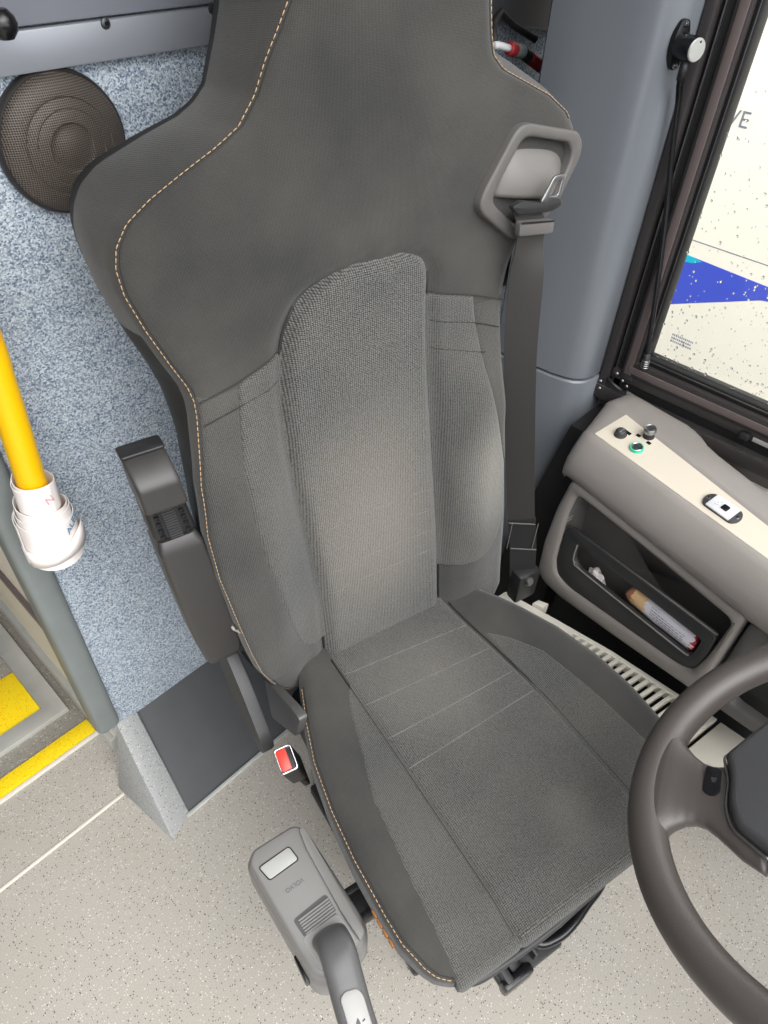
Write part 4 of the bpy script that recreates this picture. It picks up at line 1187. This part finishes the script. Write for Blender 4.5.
# ================================================================== SIDE CONSOLE
A_ = Vector((1.01, .42, 0)); T_ = Vector((-.217, -.976, 0)).normalized(); E_ = Vector((-T_.y, T_.x, 0))
con = empty('side_console', tuple(A_))
tag(con, 'grey side console under the window with cream switch strip and storage pocket', 'console')
def Cp(t, d, z): return T_ * t + E_ * d + Vector((0, 0, z))
CF = frame4((0, 0, 0), tuple(T_), (0, 0, 1), tuple(-E_))      # (t, z, outwards to the cab)
ts = [-.036, -.034, -.030, -.022, -.010, .01, .05, .07, .09, .11, .13, .16, .2, .25, .3, .35, .4, .45, .5, .6, .75]
def prof(t):
    e = 1 - min(1, max(0, (t + .036) / .03)) ; e = 1 - math.sqrt(max(0, 1 - e * e))     # 1 at the very end
    up = float(np.interp(t, [-.036, .0, .33, .75], [.112, .108, .076, .055]))             # outer edge of the strip
    topd = float(np.interp(t, [-.036, .07, .10, .14, .27, .45, .75], [.178, .190, .186, .166, .150, .145, .14]))
    P = [(.10, .56), (.03, .575), (.004, .582), (.0, .588), (-.004, .594), (-.011, .604), (-.012, .618), (-.008, .640), (.002, .662), (.012, .678), (.020, .686), (.026, .6875), (.030, .6865),
         (up, .700), (up + .003, .7035), (up + .010, .704), (topd - .016, .7005), (topd - .006, .6995), (topd, .696), (topd + .003, .690), (topd + .003, .56)]
    return [(d + e * .012 if i < 13 else d, z - e * .02 * (1 if 2 < i < 18 else 0)) for i, (d, z) in enumerate(P)]
V = []; F = []
for t in ts:
    for d, z in prof(t): V.append(Cp(t - .034 * float(sm(.01, .14, d) * (1 - sm(-.036, .06, t))), d, z))
n = len(prof(0))
for i in range(len(ts) - 1):
    for k in range(n): F.append((i * n + k, i * n + (k + 1) % n, (i + 1) * n + (k + 1) % n, (i + 1) * n + k))
F.append(tuple(range(n))); F.append(tuple((len(ts) - 1) * n + k for k in range(n)))
o = obj('console_top', V, F, M['console'], con); o.data.set_sharp_from_angle(angle=math.radians(60))
# cream strip
def strip_pt(t, f, up_=.001):
    up = float(np.interp(t, [-.036, .0, .33, .75], [.112, .108, .076, .055])) - .001
    d = .029 + (up - .029) * f; z = .6865 + (.700 - .6865) * (d - .030) / (up + .001 - .030)
    return d, z + up_
V = []; F = []; tt = np.linspace(-.010, .75, 60)
for t in tt:
    for f, h in ((0, 0), (0, .0022), (1, .0022), (1, 0)):
        d, z = strip_pt(t, f, h - .0006); V.append(Cp(t, d, z))
for i in range(len(tt) - 1):
    for k in range(4): F.append((i * 4 + k, i * 4 + (k + 1) % 4, (i + 1) * 4 + (k + 1) % 4, (i + 1) * 4 + k))
F.append((0, 1, 2, 3)); F.append(tuple((len(tt) - 1) * 4 + k for k in range(4)))
stp = obj('switch_strip', V, F, M['white'], con, smooth=False); stp['label'] = 'cream switch strip'
# end block of the strip
V = []; F = []
def on_strip(t, f, rot=0):
    d, z = strip_pt(t, f, .0016)
    d2, z2 = strip_pt(t, min(1, f + .1), .0016)
    ex = (E_ * (d2 - d) + Vector((0, 0, z2 - z))).normalized()
    return frame4(tuple(Cp(t, d, z)), tuple(T_), tuple(ex), tuple(T_.cross(ex)))
def flip(m):   # make sure local +z points up
    return m if m[2][2] > 0 else m @ Matrix.Rotation(PI, 4, 'X')
def knob(name, t, f, r, h, mat, ringm=None):
    m = flip(on_strip(t, f))
    k = lathe(name, [(.0001, h), (r * .7, h), (r * .95, h - .002), (r, h - .004), (r * 1.02, .003), (r * 1.15, .0015), (r * 1.2, 0), (r * 1.2, -.002)], mat, con, 32, m)
    return k, m
k1, m1 = knob('lock_knob', .022, .42, .0098, .012, M['darkgrey'])
bm = bmesh.new(); addbox(bm, -.0035, .0035, -.006, .006, .0115, .0135, .001, m1); frombm('knob_slot', bm, M['steel'], k1, angle=40)
bm = bmesh.new(); addbox(bm, -.006, .012, .010, .017, -.0005, .0006, 0, m1 if True else m1); frombm('symbol_plate', bm, M['blackg'], k1, angle=40)
k2, m2 = knob('mirror_switch', .058, .90, .0088, .020, M['blackp'])
lathe('switch_rim', [(.0105, .012), (.0112, .014), (.0112, .019), (.0095, .0215), (.0085, .020)], M['steel'], k2, 32, m2)
bm = bmesh.new()
for (x, y) in ((-.013, -.012), (.012, -.013)): addbox(bm, x - .004, x + .004, y - .003, y + .003, -.0005, .0012, 0, m2)
frombm('symbol_plate', bm, M['blackg'], k2, angle=40)
m3 = flip(on_strip(.066, .38))
k3 = lathe('ring_button', [(.0085, .0005), (.0085, .004), (.0095, .0052), (.0122, .0048), (.0128, .002), (.0128, 0), (.013, -.002)], M['green'], con, 36, m3)
k3['label'] = 'push button with green ring'
lathe('ring_insert', [(.0002, .0008), (.006, .0012), (.0082, .0034), (.0086, .0046), (.0096, .0056), (.0102, .005)], M['chrome'], k3, 36, m3)
lathe('button_face', [(.0001, .003), (.005, .003), (.0062, .002)], M['darkgrey'], k3, 24, m3)
m4 = flip(on_strip(.252, .47))
usb = prism('socket_plate', roundpoly([(-.027, .0155), (.027, .0155), (.034, .006), (.034, -.006), (.027, -.0155), (-.027, -.0155), (-.034, -.006), (-.034, .006)], .008), -.002, .0045, M['darkgrey'], con, m4, .0012)
prism('socket_cover', rrect(-.0225, .0225, -.0150, .0155, .0015, 2), .004, .0066, M['sockw'], usb, m4, .0008)['label'] = 'white socket cover'
prism('socket_switch', rrect(-.002, .010, -.005, .0065, .002, 3), .0062, .0082, M['blackg'], usb, m4, .0006)
for q in (-.0285, .0285): lathe('screw', [(.0001, .0065), (.0025, .0062), (.0032, .0045)], M['chrome'], usb, 14, m4 @ Matrix.Translation((q, 0, 0)))
bm = bmesh.new()
for (x, y) in ((-.011, .002), (-.008, -.003), (-.007, .006), (-.012, -.004)): addbox(bm, x - .0012, x + .0012, y - .0005, y + .0005, .0064, .0069, 0, m4)
frombm('socket_marks', bm, M['ink'], usb)

# lower door face with pocket opening
outer = [(-.034, .395), (-.030, .300), (-.005, .287), (.046, .287), (.209, .320), (.386, .361), (.386, .587), (-.010, .587), (-.026, .50)]
hole = roundpoly([(.012, .568), (.003, .502), (.006, .372), (.020, .336), (.060, .331), (.145, .347), (.330, .384), (.356, .400), (.366, .455), (.372, .566)], .02, 5)
ring('pocket_frame', roundpoly(outer, .012, 4), hole, -.02, .004, M['console'], con, CF, .010)
# hollow behind: back wall, floor and sides as one tray
trp = perim(hole, 120)
V = []; F = []
for k, (sc, dd) in enumerate(((1.0, -.004), (1.0, -.062), (0.0, -.062))):
    cx, cz = trp.mean(0)
    for p in trp: V.append(CF @ Vector((cx + (p[0] - cx) * max(sc, .001), cz + (p[1] - cz) * max(sc, .001), dd)))
for a in range(2):
    for k in range(120): F.append((a * 120 + k, a * 120 + (k + 1) % 120, (a + 1) * 120 + (k + 1) % 120, (a + 1) * 120 + k))
tray = obj('storage_pocket', V, F, M['consoled'], con); tray.data.set_sharp_from_angle(angle=math.radians(40))
mod = tray.modifiers.new('s', 'SOLIDIFY'); mod.thickness = .003; mod.offset = 1
pan = roundpoly([(.011, .476), (.006, .372), (.020, .336), (.060, .331), (.145, .347), (.330, .384), (.356, .400), (.364, .455), (.362, .509), (.19, .494)], .012, 5)
slot = roundpoly([(.046, .452), (.046, .412), (.062, .399), (.227, .411), (.330, .420), (.342, .432), (.344, .476), (.2, .466)], .010, 5)
pf = ring('pocket_front', pan, slot, -.012, -.002, M['pocket'], tray, CF, .003)
tube('pocket_edge', [CF @ Vector(p) for p in ((.012, .4775, -.004), (.19, .4955, -.004), (.3615, .511, -.004))], .0022, M['consoled'], tray, 8)
tube('slot_edge', [CF @ Vector((p[0], p[1], -.0015)) for p in smoothpath([(.046, .452), (.046, .416), (.052, .404), (.07, .3995), (.227, .411), (.325, .4195), (.336, .424)], 60)], .0016, M['console'], tray, 8)
bm = bmesh.new(); addbox(bm, .125, .137, .556, .562, -.058, -.048, .002, CF); addbox(bm, .142, .150, .556, .562, -.058, -.048, .002, CF); frombm('latch', bm, M['blackg'], tray, angle=40)
# next compartment door towards the dash
d2 = roundpoly([(.394, .588), (.394, .364), (.75, .440), (.75, .588)], .015, 4)
d2h = roundpoly([(.425, .560), (.418, .42), (.44, .405), (.75 - .03, .46), (.75 - .03, .56)], .03, 5)
ring('compartment_door', d2, d2h, -.02, .004, M['consoled'], con, CF, .010)
prism('compartment_back', d2h, -.05, -.045, M['pocket'], con, CF)
# carcass behind everything
bm = bmesh.new()
prism('c', [(-.020, .31), (.386, .385), (.386, .585), (-.015, .585)], -.170, -.075, None, m4=CF, bm_in=bm)
prism('c', [(.388, .385), (.75, .46), (.75, .585), (.388, .585)], -.170, -.06, None, m4=CF, bm_in=bm)
frombm('carcass', bm, M['blackp'], con)
prism('lower_skirt', [(-.030, .02), (.74, .02), (.74, .445), (.386, .365), (.209, .322), (.046, .292), (-.03, .295)], -.16, -.095, M['blackp'], con, CF)

# things kept in the pocket
tu = empty('snack_tube', tuple(A_ + Cp(.257, .022, .438)))
tag(tu, 'printed snack wrapper tube with red end lying in the console pocket', 'wrapper')
n = 26; V = []; F = []; sg = 22
tdir = (T_ + Vector((0, 0, .07))).normalized(); tup = (Vector((0, 0, 1)) - tdir * tdir.z).normalized(); ts2 = tdir.cross(tup)
Lh = .078
for i in range(n):
    f = i / (n - 1); x = -Lh + 2 * Lh * f
    g = min(1, .35 + f / .08) if f < .06 else (min(1, .6 + (1 - f) / .06) if f > .97 else 1)
    hh = .0270 * g; ww = .016 * (1 if f > .06 else 1.15)
    for k in range(sg):
        a = 2 * PI * k / sg
        wob = 1 + .05 * math.sin(3 * a + 9 * f) * (1 if f < .5 else .4)
        V.append(tdir * x + tup * hh * math.sin(a) * wob + ts2 * ww * math.cos(a) * wob)
for i in range(n - 1):
    for k in range(sg): F.append((i * sg + k, i * sg + (k + 1) % sg, (i + 1) * sg + (k + 1) % sg, (i + 1) * sg + k))
F.append(tuple(range(sg))); F.append(tuple((n - 1) * sg + k for k in range(sg)))
tw = obj('wrapper', V, F, M['tubewrap'], tu)
tw['label'] = 'printed wrapper'
bm = bmesh.new()
random.seed(3)
for r in range(5):
    x = -.02
    while x < .055:
        w = random.uniform(.003, .008); addbox(bm, x, x + w, -.0004, .0004, -.0005, .0005, 0, frame4(tuple(tup * (.013 - r * .0055) - ts2 * 0 - E_ * math.sqrt(max(1e-6, 1 - ((.013 - r * .0055) / .0225) ** 2)) * .0163), tuple(tdir), tuple(E_), tuple(tup))); x += w + .002
frombm('small_print', bm, M['ink'], tu)
ti = bmesh.new(); bmesh.ops.create_icosphere(ti, subdivisions=3, radius=.022)
for v in ti.verts:
    p = v.co.copy(); s = 1 + .22 * math.sin(p.x * 210 + 1) * math.cos(p.y * 190) + .16 * math.sin(p.z * 260 + p.x * 130)
    v.co = Vector((p.x * s, p.y * s * .40, p.z * s * .72))
bmesh.ops.transform(ti, matrix=frame4((0, 0, 0), tuple(T_), tuple(E_), (0, 0, 1)) @ Matrix.Rotation(.45, 4, 'Y'), verts=ti.verts)
tis = frombm('crumpled_tissue', ti, M['paper'], smooth=True); tis.location = A_ + Cp(.100, .024, .392)
tag(tis, 'crumpled white tissue tucked in the console pocket slot', 'tissue')

# ================================================================== FLOOR HEATER WITH GRILLE
ht = empty('heater_unit', tuple(A_ + Vector((0, 0, 0))))
tag(ht, 'cream heater box with slotted grille between the seat and the console', 'heater')
ZG = .285
HF = frame4((0, 0, 0), tuple(T_), tuple(E_), (0, 0, 1))
HFm = HF if HF.to_3x3().determinant() > 0 else HF
def far(t): return float(np.interp(t, [-.05, 0, .083, .208, .351, .411, .6], [-.098, -.080, -.050, -.008, .028, .044, .08]))
def hb(name, pts, z0, z1, mat, bev=.002): return prism(name, pts, z0, z1, mat, ht, HF, bev)
ttf = np.linspace(-.03, .425, 24)
hb('far_rail', [(t, far(t)) for t in ttf] + [(t, far(t) - .012) for t in ttf[::-1]], ZG - .02, ZG + .002, M['whitevent'])
hb('plain_end', [(t, far(t) - .006) for t in np.linspace(-.03, .125, 8)] + [(t, far(t) - .08) for t in np.linspace(.125, -.03, 8)], ZG - .014, ZG + .0012, M['whitevent'])
hb('near_rail', [(t, far(t) - .074) for t in ttf] + [(t, far(t) - .088) for t in ttf[::-1]], ZG - .02, ZG + .002, M['whitevent'])
bm = bmesh.new()
t = .125
while t < .405:
    prism('s', [(t, far(t) - .008), (t + .0075, far(t) - .008), (t + .0075, far(t) - .078), (t, far(t) - .078)], ZG - .012, ZG + .0012, None, m4=HF, bev=.001, bm_in=bm); t += .0165
sl = frombm('grille_slats', bm, M['whitevent'], ht, angle=40)
hb('end_bar', [(.398, far(.4) - .004), (.424, far(.42)), (.428, far(.42) - .115), (.402, far(.4) - .115)], ZG - .02, ZG + .0035, M['whitevent'])
bm = bmesh.new()
for d0 in (-.020, -.062): addbox(bm, .409, .419, d0, d0 + .034, ZG + .002, ZG + .0042, .0005, HF)
frombm('bar_slots', bm, M['blackg'], ht)
hb('heater_top', [(.432, far(.43) + .002), (.49, .062), (.49, -.045), (.434, -.062)], ZG - .03, ZG, M['creambox'], .004)
hb('heater_body', [(-.03, -.105), (.48, .035), (.48, -.02), (.40, -.045), (-.03, -.16)], .0, ZG - .06, M['blackp'])
hb('heater_side', [(-.03, far(0) - .080), (.40, far(.4) - .092), (.40, far(.4) - .098), (-.03, far(0) - .088)], .0, ZG - .018, M['creambox'])
hb('cable_clip', [(.030, far(.03) + .002), (.052, far(.05) + .004), (.050, far(.05) + .022), (.030, far(.03) + .018)], ZG - .02, ZG + .010, M['whitevent'], .002)

# ================================================================== STEERING WHEEL
nW = Vector((-.15417789, .47101092, .8685493)).normalized(); aW = Vector((-.95037991, -.31109166, 0)).normalized(); bW = nW.cross(aW)
sw = empty('steering_wheel', mat4=frame4((.574, -.177, .79), tuple(aW), tuple(bW), tuple(nW)))
tag(sw, 'dark grey steering wheel in front of the seat, cut by the frame edge', 'steering wheel')
Rm, rt = .2335, .0215
tube('rim', [(Rm * math.cos(2 * PI * k / 120), Rm * math.sin(2 * PI * k / 120), 0) for k in range(120)], rt, M['wheel'], sw, 24, True)
def spoke(name, rotz, parent=sw):
    """blended spoke: sections from the rim (b=-.2335) in to the hub pad, width given by left and right flare"""
    B = [-.2335, -.2250, -.2160, -.208, -.199, -.188, -.177, -.166, -.155, -.143, -.128, -.105]
    lf = [-.104, -.100, -.0855, -.070, -.055, -.043, -.035, -.032, -.0335, -.038, -.048, -.06]
    rg = [.090, .088, .076, .064, .053, .045, .042, .044, .051, .060, .072, .084]
    hz = [.0150, .0185, .0195, .0185, .0168, .0152, .0143, .0140, .0138, .0136, .0134, .0130]
    B, lf, rg, hz = [np.interp(np.linspace(0, 11, 45), range(12), q) for q in (B, lf, rg, hz)]
    V = []; F = []; sg = 36; R4 = Matrix.Rotation(rotz, 4, 'Z')
    for b, l, r, h in zip(B, lf, rg, hz):
        c = (l + r) / 2; hw = (r - l) / 2
        for k in range(sg):
            a = 2 * PI * k / sg; ca, sa = math.cos(a), math.sin(a)
            x = c + hw * abs(ca) ** .8 * (1 if ca > 0 else -1); z = h * abs(sa) ** .75 * (1 if sa > 0 else -1)
            # follow the curve of the rim near the outside
            bb = b + (Rm - math.sqrt(max(1e-6, Rm * Rm - x * x))) * float(sm(-.200, -.2335, b)) * .9
            V.append(R4 @ Vector((x, bb, z)))
    for i in range(44):
        for k in range(sg): F.append((i * sg + k, i * sg + (k + 1) % sg, (i + 1) * sg + (k + 1) % sg, (i + 1) * sg + k))
    F.append(tuple(range(sg))); F.append(tuple(44 * sg + k for k in range(sg)))
    return obj(name, V, F, M['wheel'], parent)
s1 = spoke('spoke', 0)
spoke('spoke', math.radians(118)); spoke('spoke', math.radians(-118))
pad = roundpoly([(-.042, -.149), (-.036, -.151), (-.009, -.144), (.022, -.143), (.046, -.134), (.056, -.121), (.072, -.098), (.125, -.03), (.115, .07), (.05, .105), (-.05, .105), (-.115, .07), (-.13, -.03), (-.09, -.113)], .012, 4)
prism('hub_pad', pad, -.03, .028, M['wheelpad'], sw, None, .010, 4)
tube('pad_trim', [Vector((x, y, .0145)) for x, y in smoothpath([(-.044, -.150), (-.036, -.1535), (-.009, -.1465), (.022, -.1455), (.046, -.137), (.058, -.123), (.074, -.100)], 40)], .0017, M['steel'], sw, 8)
bt = prism('horn_button', roundpoly([(-.025, -.172), (-.023, -.1555), (.006, -.1535), (.0125, -.158), (.0125, -.166), (.008, -.172)], .004), .010, .0156, M['blackg'], sw, None, .0008)
prism('horn_symbol', [(-.010, -.165), (-.004, -.163), (-.004, -.160), (-.010, -.158)], .0156, .0159, M['darkgrey'], bt)
lathe('hub_boss', [(.06, -.03), (.055, -.05), (.035, -.06), (.035, -.10)], M['blackp'], sw, 32)
tube('column', [(0, 0, -.09), (0, .02, -.35), (0, .05, -.75)], [.036, .045, .06], M['blackp'], sw, 24)
tube('indicator_stalk', [(.03, 0, -.06), (-.09, .03, -.06), (-.17, .05, -.05)], [.006, .007, .009], M['blackp'], sw, 12)

# ================================================================== SMALL THINGS AT THE TOP
bg = empty('hanging_bag', (1.19, .80, .84))
tag(bg, 'black bag with red and white top edge hanging behind the seat shoulder', 'bag')
V = []; F = []; sg = 24
lv = [(.10, .028, .82), (.13, .036, .86), (.135, .040, 1.0), (.13, .036, 1.13), (.115, .024, 1.175), (.10, .012, 1.19)]
for a_, b_, z in lv:
    for k in range(sg):
        th = 2 * PI * k / sg; c, s_ = math.cos(th), math.sin(th)
        V.append((1.175 + a_ * abs(c) ** .6 * (1 if c > 0 else -1), .795 + b_ * abs(s_) ** .7 * (1 if s_ > 0 else -1), z - .012 + .30 * (1.175 - (1.175 + a_ * c)) ))
for i in range(len(lv) - 1):
    for k in range(sg): F.append((i * sg + k, i * sg + (k + 1) % sg, (i + 1) * sg + (k + 1) % sg, (i + 1) * sg + k))
F.append(tuple(range(sg))); F.append(tuple((len(lv) - 1) * sg + k for k in range(sg)))
bag_clip = obj('bag_body', V, F, M['rubber'], bg)
for ch in [bag_clip]: ch.matrix_parent_inverse = Matrix.Translation(bg.location).inverted()
def bandseg(name, x0, x1, mat, r=.0105):
    P = [(x, .785, float(np.interp(x, [1.05, 1.088, 1.161, 1.24, 1.27], [1.243, 1.240, 1.222, 1.186, 1.170]))) for x in np.linspace(x0, x1, 8)]
    return rel(tube(name, P, r, mat, None, 12), bg)
M['redcloth'] = plain('red_cloth', (150, 36, 44), .6); M['whitecloth'] = plain('pale_cloth', (205, 205, 205), .6); M['greycloth'] = plain('grey_cloth', (110, 120, 118), .7)
bandseg('red_band', 1.180, 1.225, M['redcloth']); bandseg('red_band', 1.121, 1.137, M['redcloth']); bandseg('grey_band', 1.1375, 1.160, M['greycloth']); bandseg('white_band', 1.08, 1.1205, M['whitecloth'], .0055); bandseg('black_band', 1.1605, 1.1795, M['rubber']); bandseg('black_band', 1.2255, 1.262, M['rubber'])
rel(tube('strap', [(1.10, .80, 1.24), (1.13, .83, 1.26), (1.16, .838, 1.27), (1.19, .83, 1.25), (1.22, .80, 1.23)], .006, M['rubber'], None, 8), bg)
hk = empty('coat_hook', (.325, .85, 1.345))
tag(hk, 'black coat hook on the upper panel at the top left corner', 'hook')
def relh(o): return rel(o, hk)
relh(prism('hook_plate', rrect(-.016, .016, -.03, .03, .008, 4), 0, .006, M['blackg'], None, frame4((.305, .850, 1.365), (1, 0, 0), (0, 0, 1), (0, -1, 0)), .002))
relh(tube('hook_arm', smoothpath([(.305, .845, 1.36), (.308, .83, 1.352), (.316, .81, 1.345), (.322, .80, 1.342)], 20), [.009] * 19, M['blackg'], None, 14) if False else tube('hook_arm', smoothpath([(.305, .845, 1.36), (.308, .83, 1.352), (.316, .815, 1.345), (.323, .808, 1.340)], 21), .008, M['blackg'], None, 14))
relh(lathe('hook_knob', [(.0001, -.013), (.007, -.012), (.012, -.006), (.0135, 0), (.012, .006), (.007, .012), (.0001, .013)], M['blackg'], None, 24, Matrix.Translation((.327, .806, 1.3385))))

# ================================================================== LIGHT
w = bpy.data.worlds.new('sky'); S.world = w; w.use_nodes = True
nt = w.node_tree; bgn = nt.nodes['Background']
tc = N(nt, 'ShaderNodeTexCoord'); sp_ = N(nt, 'ShaderNodeSeparateXYZ'); L(nt, tc, 'Generated', sp_, 0)
rz = ramp(nt, (sp_, 2), -.2, .7)
cm = mixc(nt, (rz, 0), lin((225, 228, 232)), lin((250, 252, 255)))
L(nt, cm, 2, bgn, 'Color'); bgn.inputs['Strength'].default_value = 1.5
sun = bpy.data.lights.new('overcast_sun', 'SUN'); sun.energy = 1.6; sun.angle = math.radians(60); sun.color = (1, .985, .96)
so = bpy.data.objects.new('overcast_sun', sun); COL.objects.link(so)
so.rotation_euler = Vector((.16, .62, -.77)).to_track_quat('-Z', 'Y').to_euler()

vs = S.view_settings
S.display_settings.display_device = 'sRGB'
vs.view_transform = 'Standard'; vs.look = 'None'; vs.gamma = 1; vs.use_curve_mapping = False
vs.exposure = 1.14
